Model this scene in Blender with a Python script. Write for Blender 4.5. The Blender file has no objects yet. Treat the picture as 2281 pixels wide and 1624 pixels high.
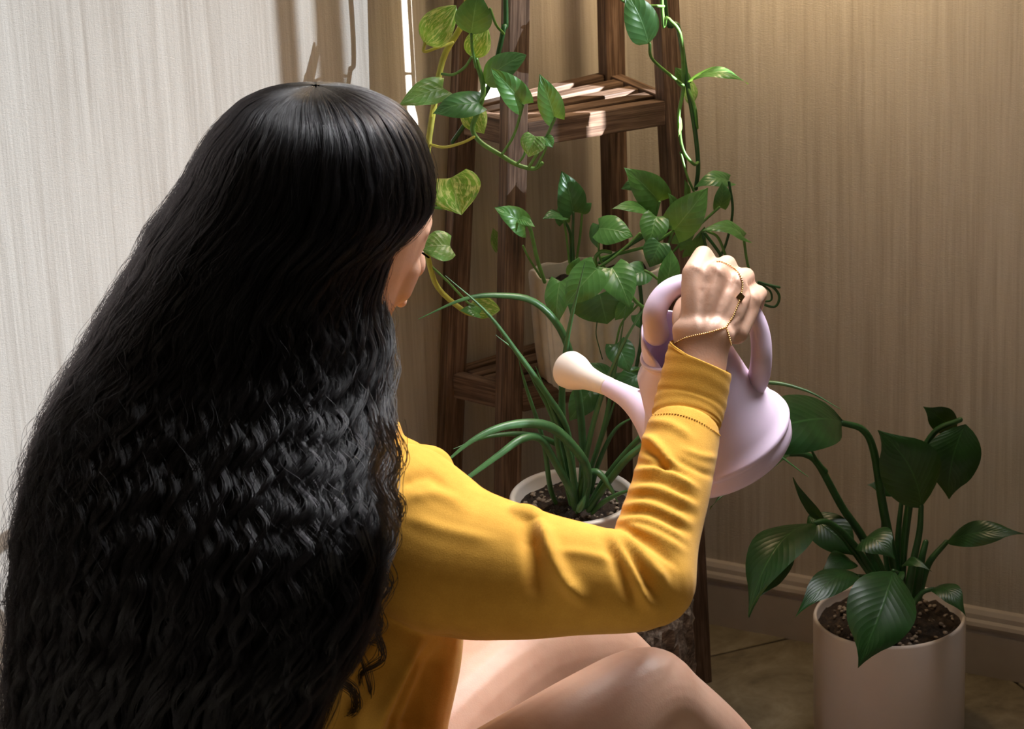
import bpy, bmesh, math, random
import numpy as np
from mathutils import Vector, Matrix
from mathutils.bvhtree import BVHTree

random.seed(7)
rng = np.random.default_rng(7)
C = bpy.context.scene.collection
scene = bpy.context.scene

# ------------------------------------------------------------------ camera
F_PX, W_PX, H_PX = 6500.0, 2281.0, 1624.0
PITCH = math.radians(20.5)
ROLL = math.radians(2.45)
CAM = np.array([0.0, 0.0, 1.70])
FWD = np.array([0, math.cos(PITCH), -math.sin(PITCH)])
RGT = np.array([1.0, 0, 0])
DWN = np.array([0, -math.sin(PITCH), -math.cos(PITCH)])
cr, sr = math.cos(ROLL), math.sin(ROLL)


def ray(u, v):
    dx, dy = u - W_PX / 2, v - H_PX / 2
    xp = dx * cr - dy * sr
    yp = dx * sr + dy * cr
    return FWD * F_PX + RGT * xp + DWN * yp


def P(u, v, y):
    """world point seen along the sight line (u, v) at distance y into the room"""
    d = ray(u, v)
    return CAM + d * ((y - CAM[1]) / d[1])


def PZ(u, v, z):
    d = ray(u, v)
    return CAM + d * ((z - CAM[2]) / d[2])


def PPL(u, v, p0, n):
    d = ray(u, v)
    return CAM + d * (np.dot(np.array(p0) - CAM, n) / np.dot(d, n))


def proj(pts):
    q = np.asarray(pts) - CAM
    zc = q @ FWD
    xp = (q @ RGT) / zc * F_PX
    yp = (q @ DWN) / zc * F_PX
    return np.stack([xp * cr + yp * sr + W_PX / 2, -xp * sr + yp * cr + H_PX / 2], -1)


def pxm(p):
    """pixels per metre at world point p"""
    return F_PX / float(np.dot(np.asarray(p) - CAM, FWD))


cam_data = bpy.data.cameras.new('camera')
cam = bpy.data.objects.new('camera', cam_data)
C.objects.link(cam)
cam_data.sensor_width = 36.0
cam_data.lens = F_PX / W_PX * 36.0
cam_data.clip_start = 0.05
ax = RGT * cr + DWN * sr
ay = -(-RGT * sr + DWN * cr)
az = -FWD
cam.matrix_world = Matrix(((ax[0], ay[0], az[0], CAM[0]), (ax[1], ay[1], az[1], CAM[1]), (ax[2], ay[2], az[2], CAM[2]), (0, 0, 0, 1)))
cam_data.dof.use_dof = True
cam_data.dof.focus_distance = 3.05
cam_data.dof.aperture_fstop = 14.0
scene.camera = cam

# ------------------------------------------------------------------ world, sun, added lights, exposure
world = bpy.data.worlds.new('world')
scene.world = world
world.use_nodes = True
bg = world.node_tree.nodes['Background']
bg.inputs[0].default_value = (1.0, 0.77, 0.52, 1)
bg.inputs[1].default_value = 0.025

SUN_H = np.array([-0.985, 0.12])
SUN_H /= np.linalg.norm(SUN_H)
SUN_TAN = 0.26
sun_dir = Vector((SUN_H[0], SUN_H[1], -SUN_TAN)).normalized()
sd = bpy.data.lights.new('sun', 'SUN')
sd.energy = 36.0
sd.angle = math.radians(0.30)
sd.color = (1.0, 0.99, 0.97)
so = bpy.data.objects.new('sun', sd)
C.objects.link(so)
so.rotation_euler = sun_dir.to_track_quat('-Z', 'Y').to_euler()
so.location = (4, 1, 4)

scene.view_settings.view_transform = 'Standard'
scene.view_settings.look = 'None'
scene.view_settings.gamma = 1.0
scene.view_settings.use_curve_mapping = False
scene.view_settings.exposure = 0.0

# room lines: corner on the floor, right wall direction (towards the camera), left wall direction
CORNER = PZ(1430, 1351, 0.0)
RW = np.array([math.sin(math.radians(60.9)), -math.cos(math.radians(60.9)), 0])
LW = np.array([-math.sin(math.radians(45)), -math.cos(math.radians(45)), 0])
RN = np.array([-RW[1], RW[0], 0]) * -1          # into the room
if RN[1] > 0:
    RN = -RN
LN = np.array([-LW[1], LW[0], 0])
if LN[0] < 0:
    LN = -LN

# added area light, no fixture, lighting the woman from above and behind
ad = bpy.data.lights.new('added_overhead_light', 'AREA')
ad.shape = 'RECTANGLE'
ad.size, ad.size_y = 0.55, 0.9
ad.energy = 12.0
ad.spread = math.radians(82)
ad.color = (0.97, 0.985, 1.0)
ao = bpy.data.objects.new('added_overhead_light', ad)
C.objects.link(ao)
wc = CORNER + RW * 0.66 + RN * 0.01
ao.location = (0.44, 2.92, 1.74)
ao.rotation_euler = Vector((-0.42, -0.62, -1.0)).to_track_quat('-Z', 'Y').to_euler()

# added warm point light, no fixture, for the glow on the right wall
pdl = bpy.data.lights.new('added_warm_light', 'POINT')
pdl.energy = 7.5
pdl.color = (1.0, 0.72, 0.40)
pdl.shadow_soft_size = 0.05
pdo = bpy.data.objects.new('added_warm_light', pdl)
C.objects.link(pdo)
pdo.location = (0.28, 3.30, 1.18)


# ------------------------------------------------------------------ node helpers
class NT:
    def __init__(self, name):
        self.m = bpy.data.materials.new(name)
        self.m.use_nodes = True
        self.t = self.m.node_tree
        self.t.nodes.clear()
        self.out = self.t.nodes.new('ShaderNodeOutputMaterial')

    def n(self, typ, **kw):
        nd = self.t.nodes.new(typ)
        for k, v in kw.items():
            if hasattr(nd, k) and not k.startswith('i_'):
                setattr(nd, k, v)
        return nd

    def l(self, a, b):
        self.t.links.new(a, b)

    def val(self, sock, v):
        if isinstance(v, (int, float, tuple, list)):
            sock.default_value = v
        else:
            self.l(v, sock)

    def math(self, op, a, b=None, c=None, clamp=False):
        nd = self.n('ShaderNodeMath', operation=op)
        nd.use_clamp = clamp
        self.val(nd.inputs[0], a)
        if b is not None:
            self.val(nd.inputs[1], b)
        if c is not None:
            self.val(nd.inputs[2], c)
        return nd.outputs[0]

    def mix(self, f, a, b, blend='MIX'):
        nd = self.n('ShaderNodeMix', data_type='RGBA', blend_type=blend)
        self.val(nd.inputs[0], f)
        self.val(nd.inputs[6], a)
        self.val(nd.inputs[7], b)
        return nd.outputs[2]

    def coord(self, which='Object'):
        return self.n('ShaderNodeTexCoord').outputs[which]

    def mapping(self, vec, scale=(1, 1, 1), loc=(0, 0, 0)):
        nd = self.n('ShaderNodeMapping')
        self.l(vec, nd.inputs[0])
        nd.inputs['Scale'].default_value = scale
        nd.inputs['Location'].default_value = loc
        return nd.outputs[0]

    def noise(self, vec, scale=5, detail=3, rough=0.5, dist=0.0):
        nd = self.n('ShaderNodeTexNoise')
        if vec is not None:
            self.l(vec, nd.inputs['Vector'])
        nd.inputs['Scale'].default_value = scale
        nd.inputs['Detail'].default_value = detail
        nd.inputs['Roughness'].default_value = rough
        nd.inputs['Distortion'].default_value = dist
        return nd.outputs['Fac']

    def ramp(self, fac, stops):
        nd = self.n('ShaderNodeValToRGB')
        self.l(fac, nd.inputs[0])
        el = nd.color_ramp.elements
        while len(el) < len(stops):
            el.new(0.5)
        for e, (p, c) in zip(el, stops):
            e.position = p
            e.color = c if len(c) == 4 else (*c, 1)
        return nd.outputs[0]

    def bump(self, h, strength=0.3, dist=0.001, normal=None):
        nd = self.n('ShaderNodeBump')
        nd.inputs['Strength'].default_value = strength
        nd.inputs['Distance'].default_value = dist
        self.l(h, nd.inputs['Height'])
        if normal is not None:
            self.l(normal, nd.inputs['Normal'])
        return nd.outputs[0]

    def bsdf(self, color, rough=0.5, normal=None, **kw):
        b = self.n('ShaderNodeBsdfPrincipled')
        self.val(b.inputs['Base Color'], color if not (isinstance(color, tuple) and len(color) == 3) else (*color, 1))
        self.val(b.inputs['Roughness'], rough)
        if normal is not None:
            self.l(normal, b.inputs['Normal'])
        for k, v in kw.items():
            self.val(b.inputs[k.replace('_', ' ')], v)
        return b.outputs[0]

    def done(self, sh):
        self.l(sh, self.out.inputs[0])
        return self.m


def rgb(r, g, b):
    f = lambda c: (c / 255 / 12.92) if c / 255 <= 0.04045 else ((c / 255 + 0.055) / 1.055) ** 2.4
    return (f(r), f(g), f(b), 1)


def mat_wallpaper(name, tint=(1, 1, 1)):
    t = NT(name)
    co = t.coord('Object')
    base = (0.60 * tint[0], 0.555 * tint[1], 0.505 * tint[2], 1)
    lo = (0.47 * tint[0], 0.42 * tint[1], 0.37 * tint[2], 1)
    hi = (0.70 * tint[0], 0.66 * tint[1], 0.61 * tint[2], 1)
    s1 = t.noise(t.mapping(co, (85, 85, 2.6)), 1.0, 4, 0.62)
    s2 = t.noise(t.mapping(co, (240, 240, 7.0), (3, 1, 2)), 1.0, 3, 0.6)
    s = t.math('ADD', t.math('MULTIPLY', s1, 0.6), t.math('MULTIPLY', s2, 0.4))
    col = t.ramp(s, [(0.30, lo), (0.5, base), (0.70, hi)])
    # fine woven relief
    wv = t.noise(t.mapping(co, (420, 420, 900)), 1.0, 2, 0.5, 0.6)
    wv2 = t.noise(t.mapping(co, (160, 160, 700), (5, 5, 5)), 1.0, 2, 0.6, 1.2)
    h = t.math('ADD', t.math('MULTIPLY', wv, 0.45), t.math('MULTIPLY', wv2, 0.45))
    h = t.math('ADD', h, t.math('MULTIPLY', s, 0.9))
    nrm = t.bump(h, 0.55, 0.0016)
    return t.done(t.bsdf(col, 0.72, nrm, Specular_IOR_Level=0.25))


def mat_wood(name, dark, mid, light, scale=1.0):
    t = NT(name)
    co = t.coord('Object')
    oi = t.n('ShaderNodeObjectInfo').outputs['Random']
    off = t.n('ShaderNodeVectorMath', operation='ADD')
    t.l(co, off.inputs[0])
    cmb = t.n('ShaderNodeCombineXYZ')
    t.l(t.math('MULTIPLY', oi, 7.0), cmb.inputs[0])
    t.l(t.math('MULTIPLY', oi, 3.0), cmb.inputs[1])
    t.l(cmb.outputs[0], off.inputs[1])
    v = off.outputs[0]
    g1 = t.noise(t.mapping(v, (7 * scale, 190 * scale, 190 * scale)), 1.0, 4, 0.65, 0.4)
    g2 = t.noise(t.mapping(v, (22 * scale, 620 * scale, 620 * scale)), 1.0, 3, 0.6)
    g3 = t.noise(t.mapping(v, (14, 26, 26)), 1.0, 3, 0.55)
    s = t.math('ADD', t.math('MULTIPLY', g1, 0.55), t.math('MULTIPLY', g2, 0.25))
    s = t.math('ADD', s, t.math('MULTIPLY', g3, 0.2))
    col = t.ramp(s, [(0.34, dark), (0.50, mid), (0.66, light)])
    nrm = t.bump(s, 0.5, 0.0015)
    return t.done(t.bsdf(col, 0.6, nrm, Specular_IOR_Level=0.3))


def mat_plain(name, col, rough=0.5, var=0.08, nscale=60, bump=0.05, **kw):
    t = NT(name)
    co = t.coord('Object')
    n1 = t.noise(co, nscale, 4, 0.55)
    c = tuple(col[:3])
    a = tuple(max(0, x * (1 - var)) for x in c) + (1,)
    b = tuple(min(1, x * (1 + var)) for x in c) + (1,)
    cc = t.ramp(n1, [(0.3, a), (0.7, b)])
    n2 = t.noise(co, nscale * 6, 2, 0.5)
    nrm = t.bump(n2, bump, 0.001)
    return t.done(t.bsdf(cc, rough, nrm, **kw))


def mat_leaf(name, dark, light, rib, varieg=None, vfac=0.55, rough=0.33, veins=7.0, trans=0.25, vb=0.26):
    t = NT(name)
    uv = t.coord('UV')
    sep = t.n('ShaderNodeSeparateXYZ')
    t.l(uv, sep.inputs[0])
    u, w = sep.outputs[0], sep.outputs[1]
    a = t.math('ABSOLUTE', t.math('MULTIPLY', t.math('SUBTRACT', w, 0.5), 2.0))
    oi = t.n('ShaderNodeObjectInfo').outputs['Random']
    co = t.coord('Object')
    off = t.n('ShaderNodeVectorMath', operation='ADD')
    t.l(co, off.inputs[0])
    cmb = t.n('ShaderNodeCombineXYZ')
    for i in range(3):
        t.l(t.math('MULTIPLY', oi, 5.0 + i), cmb.inputs[i])
    t.l(cmb.outputs[0], off.inputs[1])
    v3 = off.outputs[0]
    n1 = t.noise(v3, 55, 3, 0.55)
    ph = t.math('SUBTRACT', t.math('MULTIPLY', u, veins), t.math('MULTIPLY', a, veins * 0.32))
    wave = t.math('ABSOLUTE', t.math('SINE', t.math('MULTIPLY', ph, math.pi)))
    vein = t.math('POWER', t.math('SUBTRACT', 1.0, wave), 6.0)
    ribm = t.math('SUBTRACT', 1.0, t.math('MULTIPLY', a, 22.0), clamp=True)
    base = t.ramp(n1, [(0.30, dark), (0.72, light)])
    base = t.mix(t.math('MULTIPLY', oi, 0.35), base, light)
    if varieg is not None:
        mp = t.n('ShaderNodeCombineXYZ')
        t.l(t.math('ADD', t.math('MULTIPLY', u, 3.0), t.math('MULTIPLY', oi, 9.0)), mp.inputs[0])
        t.l(t.math('MULTIPLY', w, 11.0), mp.inputs[1])
        vn = t.noise(mp.outputs[0], 1.3, 5, 0.68, 0.8)
        vm = t.ramp(vn, [(vfac - 0.05, (0, 0, 0)), (vfac + 0.05, (1, 1, 1))])
        base = t.mix(vm, base, varieg)
    base = t.mix(t.math('MULTIPLY', vein, 0.22), base, rib)
    base = t.mix(t.math('MULTIPLY', ribm, 0.75), base, rib)
    h = t.math('ADD', t.math('MULTIPLY', wave, 0.8), t.math('MULTIPLY', n1, 0.6))
    h = t.math('SUBTRACT', h, t.math('MULTIPLY', ribm, 0.8))
    nrm = t.bump(h, vb, 0.0012)
    b = t.bsdf(base, rough, nrm, Specular_IOR_Level=0.45)
    tr = t.n('ShaderNodeBsdfTranslucent')
    trc = t.mix(0.5, base, (0.45, 0.75, 0.08, 1))
    t.l(trc, tr.inputs[0])
    ms = t.n('ShaderNodeMixShader')
    ms.inputs[0].default_value = trans
    t.l(b, ms.inputs[1])
    t.l(tr.outputs[0], ms.inputs[2])
    return t.done(ms.outputs[0])


def mat_fabric(name, col, dark):
    t = NT(name)
    co = t.coord('Object')
    n1 = t.noise(co, 900, 3, 0.6)
    n2 = t.noise(co, 40, 3, 0.55)
    n3 = t.noise(t.mapping(co, (1500, 300, 1500)), 1.0, 2, 0.5)
    f = t.math('ADD', t.math('MULTIPLY', n1, 0.5), t.math('MULTIPLY', n2, 0.5))
    cc = t.ramp(f, [(0.3, dark), (0.65, col)])
    h = t.math('ADD', n1, t.math('MULTIPLY', n3, 0.6))
    nrm = t.bump(h, 0.30, 0.0009)
    return t.done(t.bsdf(cc, 0.88, nrm, Specular_IOR_Level=0.15, Sheen_Weight=0.10, Sheen_Roughness=0.5))


def mat_skin(name):
    t = NT(name)
    co = t.coord('Object')
    n1 = t.noise(co, 28, 4, 0.55)
    n2 = t.noise(co, 420, 3, 0.6)
    cc = t.ramp(n1, [(0.30, (0.56, 0.32, 0.225)), (0.55, (0.60, 0.36, 0.26)), (0.75, (0.63, 0.39, 0.285))])
    vor = t.n('ShaderNodeTexVoronoi')
    t.l(co, vor.inputs['Vector'])
    vor.inputs['Scale'].default_value = 520
    h = t.math('ADD', t.math('MULTIPLY', n2, 0.7), t.math('MULTIPLY', vor.outputs['Distance'], 0.5))
    nrm = t.bump(h, 0.16, 0.0008)
    return t.done(t.bsdf(cc, 0.46, nrm, Specular_IOR_Level=0.4, Subsurface_Weight=0.12, Subsurface_Radius=(0.012, 0.005, 0.003), Subsurface_Scale=0.6))


def mat_soil(name):
    t = NT(name)
    co = t.coord('Object')
    n1 = t.noise(co, 140, 5, 0.7)
    vor = t.n('ShaderNodeTexVoronoi')
    t.l(co, vor.inputs['Vector'])
    vor.inputs['Scale'].default_value = 190
    cc = t.ramp(n1, [(0.30, (0.006, 0.004, 0.003)), (0.55, (0.035, 0.020, 0.012)), (0.78, (0.12, 0.075, 0.045))])
    pr = t.ramp(vor.outputs['Color'], [(0.93, (0, 0, 0)), (0.96, (1, 1, 1))])
    cc = t.mix(pr, cc, (0.38, 0.30, 0.22, 1))
    nrm = t.bump(n1, 0.9, 0.004)
    return t.done(t.bsdf(cc, 0.75, nrm, Specular_IOR_Level=0.4))


def mat_hair(name):
    t = NT(name)
    h = t.n('ShaderNodeBsdfHairPrincipled')
    try:
        h.parametrization = 'COLOR'
        h.inputs['Color'].default_value = (0.004, 0.0035, 0.004, 1)
        h.inputs['IOR'].default_value = 1.30
        h.inputs['Roughness'].default_value = 0.22
        h.inputs['Radial Roughness'].default_value = 0.45
        h.inputs['Random Roughness'].default_value = 0.25
    except Exception:
        pass
    return t.done(h.outputs[0])


def mat_tile(name):
    t = NT(name)
    co = t.coord('Object')
    oi = t.n('ShaderNodeObjectInfo').outputs['Random']
    off = t.n('ShaderNodeVectorMath', operation='ADD')
    t.l(co, off.inputs[0])
    cmb = t.n('ShaderNodeCombineXYZ')
    t.l(t.math('MULTIPLY', oi, 11.0), cmb.inputs[0])
    t.l(t.math('MULTIPLY', oi, 5.0), cmb.inputs[1])
    t.l(cmb.outputs[0], off.inputs[1])
    n1 = t.noise(off.outputs[0], 9, 6, 0.66, 1.3)
    n2 = t.noise(off.outputs[0], 45, 4, 0.6, 0.6)
    f = t.math('ADD', t.math('MULTIPLY', n1, 0.7), t.math('MULTIPLY', n2, 0.3))
    cc = t.ramp(f, [(0.30, (0.11, 0.090, 0.058)), (0.50, (0.235, 0.20, 0.14)), (0.70, (0.36, 0.32, 0.24))])
    return t.done(t.bsdf(cc, 0.38, t.bump(n2, 0.08, 0.001), Specular_IOR_Level=0.4))


M = {}
M['wall_l'] = mat_wallpaper('wallpaper_left')
M['wall_r'] = mat_wallpaper('wallpaper_right')
M['tile'] = mat_tile('floor_tile')
M['grout'] = mat_plain('grout', (0.10, 0.085, 0.06), 0.8)
M['trim'] = mat_plain('baseboard_paint', (0.52, 0.47, 0.44), 0.45, 0.06, 30)
M['wood'] = mat_wood('stand_wood', (0.028, 0.017, 0.012), (0.135, 0.083, 0.058), (0.33, 0.225, 0.165))
M['bark'] = mat_wood('log_bark', (0.018, 0.013, 0.010), (0.16, 0.125, 0.10), (0.46, 0.40, 0.34), 0.6)
M['logtop'] = mat_wood('log_end', (0.10, 0.06, 0.035), (0.28, 0.19, 0.11), (0.42, 0.31, 0.20), 0.6)
M['white_pot'] = mat_plain('white_ceramic', (0.74, 0.70, 0.67), 0.35, 0.05, 25)
M['lily_pot'] = mat_plain('white_matt_ceramic', (0.72, 0.64, 0.61), 0.45, 0.03, 14)
M['planter'] = mat_plain('planter_ceramic', (0.74, 0.68, 0.60), 0.5, 0.12, 40)
M['soil'] = mat_soil('soil')
M['pebble'] = mat_plain('pebble', (0.30, 0.24, 0.19), 0.6, 0.5, 200)
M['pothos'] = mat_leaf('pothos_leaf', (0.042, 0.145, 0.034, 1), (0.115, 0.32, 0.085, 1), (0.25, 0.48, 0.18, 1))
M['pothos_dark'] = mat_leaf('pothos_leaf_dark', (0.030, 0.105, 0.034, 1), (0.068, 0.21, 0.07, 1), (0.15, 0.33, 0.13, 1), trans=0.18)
M['pothos_var'] = mat_leaf('pothos_leaf_variegated', (0.105, 0.27, 0.035, 1), (0.24, 0.47, 0.055, 1), (0.45, 0.58, 0.16, 1), varieg=(0.66, 0.72, 0.25, 1), vfac=0.53, trans=0.3)
M['pothos_pale'] = mat_leaf('pothos_leaf_pale', (0.13, 0.30, 0.07, 1), (0.22, 0.44, 0.12, 1), (0.36, 0.55, 0.25, 1), varieg=(0.58, 0.68, 0.42, 1), vfac=0.6, trans=0.25)
M['lily'] = mat_leaf('lily_leaf', (0.006, 0.034, 0.007, 1), (0.013, 0.062, 0.012, 1), (0.035, 0.12, 0.03, 1), veins=13, rough=0.36, trans=0.08, vb=0.18)
M['stem'] = mat_plain('green_stem', (0.10, 0.24, 0.05), 0.45, 0.3, 60)
M['stem_y'] = mat_plain('yellow_stem', (0.46, 0.46, 0.08), 0.45, 0.25, 60)
M['stem_d'] = mat_plain('dark_stem', (0.020, 0.085, 0.018), 0.45, 0.3, 60)
M['lance'] = mat_plain('tubular_leaf', (0.055, 0.15, 0.050), 0.38, 0.3, 45, 0.15, Specular_IOR_Level=0.5)
M['can'] = mat_plain('lilac_plastic', (0.74, 0.58, 0.74), 0.36, 0.02, 20, 0.03, Specular_IOR_Level=0.45, Subsurface_Weight=0.1, Subsurface_Radius=(0.01, 0.008, 0.01))
M['rose'] = mat_plain('cream_plastic', (0.80, 0.69, 0.62), 0.38, 0.02, 20, 0.03)
M['shirt'] = mat_fabric('mustard_sweatshirt', (0.70, 0.365, 0.055, 1), (0.56, 0.275, 0.035, 1))
M['shorts'] = mat_plain('dark_shorts', (0.03, 0.032, 0.04), 0.85, 0.2, 200)
M['skin'] = mat_skin('skin')
M['hair'] = mat_hair('black_hair')
M['haircore'] = mat_plain('hair_core', (0.003, 0.0025, 0.0025), 1.0, 0.3, 200, Specular_IOR_Level=0.0)
M['gold'] = mat_plain('gold', (0.80, 0.52, 0.22), 0.25, 0.05, 50, 0.0, Metallic=1.0)
M['lash'] = mat_plain('lash', (0.004, 0.003, 0.003), 1.0, 0.02, Specular_IOR_Level=0.0)
M['lip'] = mat_plain('lip', (0.45, 0.16, 0.13), 0.4, 0.05)
M['frame'] = mat_plain('window_frame_paint', (0.55, 0.48, 0.40), 0.5, 0.05)


def mat_sheer():
    t = NT('sheer_curtain')
    tr = t.n('ShaderNodeBsdfTransparent')
    tr.inputs[0].default_value = (0.9, 0.95, 1.0, 1)
    df = t.n('ShaderNodeBsdfDiffuse')
    df.inputs[0].default_value = (0.8, 0.8, 0.8, 1)
    ms = t.n('ShaderNodeMixShader')
    ms.inputs[0].default_value = 0.69
    t.l(tr.outputs[0], ms.inputs[1])
    t.l(df.outputs[0], ms.inputs[2])
    return t.done(ms.outputs[0])


M['sheer'] = mat_sheer()
M['drape'] = mat_plain('drape', (0.42, 0.30, 0.18), 0.9)


# ------------------------------------------------------------------ object helpers
def link(name, me, mat=None, parent=None, smooth=True):
    o = bpy.data.objects.new(name, me)
    C.objects.link(o)
    if mat is not None:
        if isinstance(mat, str):
            mat = M[mat]
        me.materials.append(mat)
    if parent is not None:
        o.parent = parent
    if smooth:
        me.polygons.foreach_set('use_smooth', np.ones(len(me.polygons), dtype=bool))
    return o


def mesh(name, verts, faces):
    me = bpy.data.meshes.new(name)
    me.from_pydata([tuple(map(float, v)) for v in verts], [], [tuple(f) for f in faces])
    me.update()
    return me


def localise(o, origin):
    """move a mesh object's origin (world verts -> local) so textures and pivots are sensible"""
    origin = Vector(origin)
    o.data.transform(Matrix.Translation(-origin))
    o.location = origin if o.parent is None else origin - o.parent.location


def thing(name, label, cat, loc, group=None):
    o = bpy.data.objects.new(name, None)
    C.objects.link(o)
    o.location = tuple(loc)
    o.empty_display_size = 0.05
    o['label'], o['category'] = label, cat
    if group:
        o['group'] = group
    return o


def part(name, me, mat, parent, smooth=True, label=None):
    """mesh is in world coordinates; parent empties only translate"""
    o = link(name, me, mat, parent, smooth)
    p = parent
    off = Vector((0, 0, 0))
    while p is not None:
        off += p.location
        p = p.parent
    o.location = -off
    # put the origin in the middle of the mesh
    co = np.empty(len(me.vertices) * 3)
    me.vertices.foreach_get('co', co)
    c = co.reshape(-1, 3).mean(0)
    me.transform(Matrix.Translation(-Vector(c)))
    o.location = Vector(c) - off
    if label:
        o['label'] = label
    return o


def struct(o):
    o['kind'] = 'structure'
    return o


def wmat(o):
    m = Matrix.Identity(4)
    while o is not None:
        m = o.matrix_basis @ m
        o = o.parent
    return m


def box_obj(name, c, ex, ey, ez, sx, sy, sz, mat, parent=None, bevel=0.002, smooth=False):
    """box centred at c with axes ex,ey,ez and full sizes; local X is ex"""
    bm = bmesh.new()
    bmesh.ops.create_cube(bm, size=1.0)
    for v in bm.verts:
        v.co = Vector((v.co.x * sx, v.co.y * sy, v.co.z * sz))
    if bevel:
        bmesh.ops.bevel(bm, geom=list(bm.edges), offset=bevel, segments=2, affect='EDGES', profile=0.6)
    me = bpy.data.meshes.new(name)
    bm.to_mesh(me)
    bm.free()
    o = link(name, me, mat, parent, smooth)
    mw = Matrix(((ex[0], ey[0], ez[0], c[0]), (ex[1], ey[1], ez[1], c[1]), (ex[2], ey[2], ez[2], c[2]), (0, 0, 0, 1)))
    o.matrix_basis = wmat(parent).inverted() @ mw
    return o


def nrm(v):
    v = np.asarray(v, float)
    return v / max(1e-9, np.linalg.norm(v))


def bar(name, p0, p1, w, h, up, mat, parent, bevel=0.0015):
    """beam from p0 to p1; h along up, w across"""
    p0, p1 = np.asarray(p0), np.asarray(p1)
    ex = nrm(p1 - p0)
    ez = nrm(np.asarray(up) - np.dot(up, ex) * ex)
    ey = np.cross(ez, ex)
    return box_obj(name, (p0 + p1) / 2, ex, ey, ez, np.linalg.norm(p1 - p0), w, h, mat, parent, bevel)


def spline(pts, n):
    """Catmull-Rom through pts (any dimension), n samples"""
    p = np.asarray(pts, float)
    if len(p) == 2:
        t = np.linspace(0, 1, n)[:, None]
        return p[0] * (1 - t) + p[1] * t
    ext = np.vstack([2 * p[0] - p[1], p, 2 * p[-1] - p[-2]])
    seg = len(p) - 1
    ts = np.linspace(0, seg - 1e-9, n)
    out = []
    for t in ts:
        i = int(t)
        f = t - i
        a, b, c, d = ext[i], ext[i + 1], ext[i + 2], ext[i + 3]
        out.append(0.5 * ((2 * b) + (-a + c) * f + (2 * a - 5 * b + 4 * c - d) * f * f + (-a + 3 * b - 3 * c + d) * f ** 3))
    return np.array(out)


def frames(c, ref):
    t = np.gradient(c, axis=0)
    t /= np.linalg.norm(t, axis=1)[:, None] + 1e-12
    ref = nrm(ref)
    e1s, e2s = [], []
    e1 = None
    for k in range(len(c)):
        r = ref if e1 is None else e1
        e = r - np.dot(r, t[k]) * t[k]
        if np.linalg.norm(e) < 1e-4:
            e = np.cross(t[k], [0.3, 0.5, 0.8])
        e1 = nrm(e)
        e1s.append(e1)
        e2s.append(np.cross(t[k], e1))
    return t, np.array(e1s), np.array(e2s)


def loft_vf(pts, A, B=None, ref=(0, -1, 0), n=40, ring=24, cap=True, capf=1.0):
    """closed tube through pts with half-widths A (along ref) and B (across)"""
    if B is None:
        B = A
    dat = np.column_stack([np.asarray(pts, float), np.asarray(A, float), np.asarray(B, float)])
    s = spline(dat, n)
    c, a, b = s[:, :3], np.maximum(s[:, 3], 1e-4), np.maximum(s[:, 4], 1e-4)
    t, e1, e2 = frames(c, ref)
    if cap:
        K = 5
        pre_c, pre_a, pre_b, po_c, po_a, po_b = [], [], [], [], [], []
        for k in range(K):
            th = math.pi / 2 * (k + 0.3) / K
            r0 = min(a[0], b[0]) * capf
            r1 = min(a[-1], b[-1]) * capf
            pre_c.append(c[0] - t[0] * r0 * math.cos(th))
            pre_a.append(a[0] * math.sin(th))
            pre_b.append(b[0] * math.sin(th))
            th2 = math.pi / 2 * (1 - (k + 0.7) / K)
            po_c.append(c[-1] + t[-1] * r1 * math.cos(th2))
            po_a.append(a[-1] * math.sin(th2))
            po_b.append(b[-1] * math.sin(th2))
        c = np.vstack([pre_c, c, po_c])
        a = np.concatenate([pre_a, a, po_a])
        b = np.concatenate([pre_b, b, po_b])
        e1 = np.vstack([np.repeat(e1[:1], K, 0), e1, np.repeat(e1[-1:], K, 0)])
        e2 = np.vstack([np.repeat(e2[:1], K, 0), e2, np.repeat(e2[-1:], K, 0)])
    ph = np.linspace(0, 2 * math.pi, ring, endpoint=False)
    V = c[:, None, :] + a[:, None, None] * np.cos(ph)[None, :, None] * e1[:, None, :] + b[:, None, None] * np.sin(ph)[None, :, None] * e2[:, None, :]
    N = len(c)
    verts = V.reshape(-1, 3)
    faces = []
    for i in range(N - 1):
        for j in range(ring):
            k = (j + 1) % ring
            faces.append((i * ring + j, i * ring + k, (i + 1) * ring + k, (i + 1) * ring + j))
    if cap:
        faces.append(tuple(range(ring))[::-1])
        faces.append(tuple((N - 1) * ring + j for j in range(ring)))
    return verts, faces


def join_vf(lst):
    vs, fs, o = [], [], 0
    for v, f in lst:
        vs.append(np.asarray(v))
        fs += [tuple(i + o for i in q) for q in f]
        o += len(v)
    return np.vstack(vs), fs


def tube(name, pts, radii, mat, parent, n=None, ring=8, ref=(0, 0, 1), label=None):
    n = n or max(6, 5 * len(pts))
    r = np.interp(np.linspace(0, 1, len(pts)), np.linspace(0, 1, len(radii)), radii)
    v, f = loft_vf(pts, r, None, ref, n, ring)
    return part(name, mesh(name, v, f), mat, parent, True, label)


def remesh(name, vf, voxel, smooth_it=2):
    v, f = vf
    me = mesh(name + '_src', v, f)
    o = bpy.data.objects.new(name + '_src', me)
    C.objects.link(o)
    m = o.modifiers.new('r', 'REMESH')
    m.mode = 'VOXEL'
    m.voxel_size = voxel
    if smooth_it:
        s = o.modifiers.new('s', 'SMOOTH')
        s.iterations = smooth_it
        s.factor = 0.5
    dg = bpy.context.evaluated_depsgraph_get()
    out = bpy.data.meshes.new_from_object(o.evaluated_get(dg))
    out.name = name
    bpy.data.objects.remove(o)
    bpy.data.meshes.remove(me)
    return out


def getco(me):
    co = np.empty(len(me.vertices) * 3)
    me.vertices.foreach_get('co', co)
    return co.reshape(-1, 3)


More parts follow.
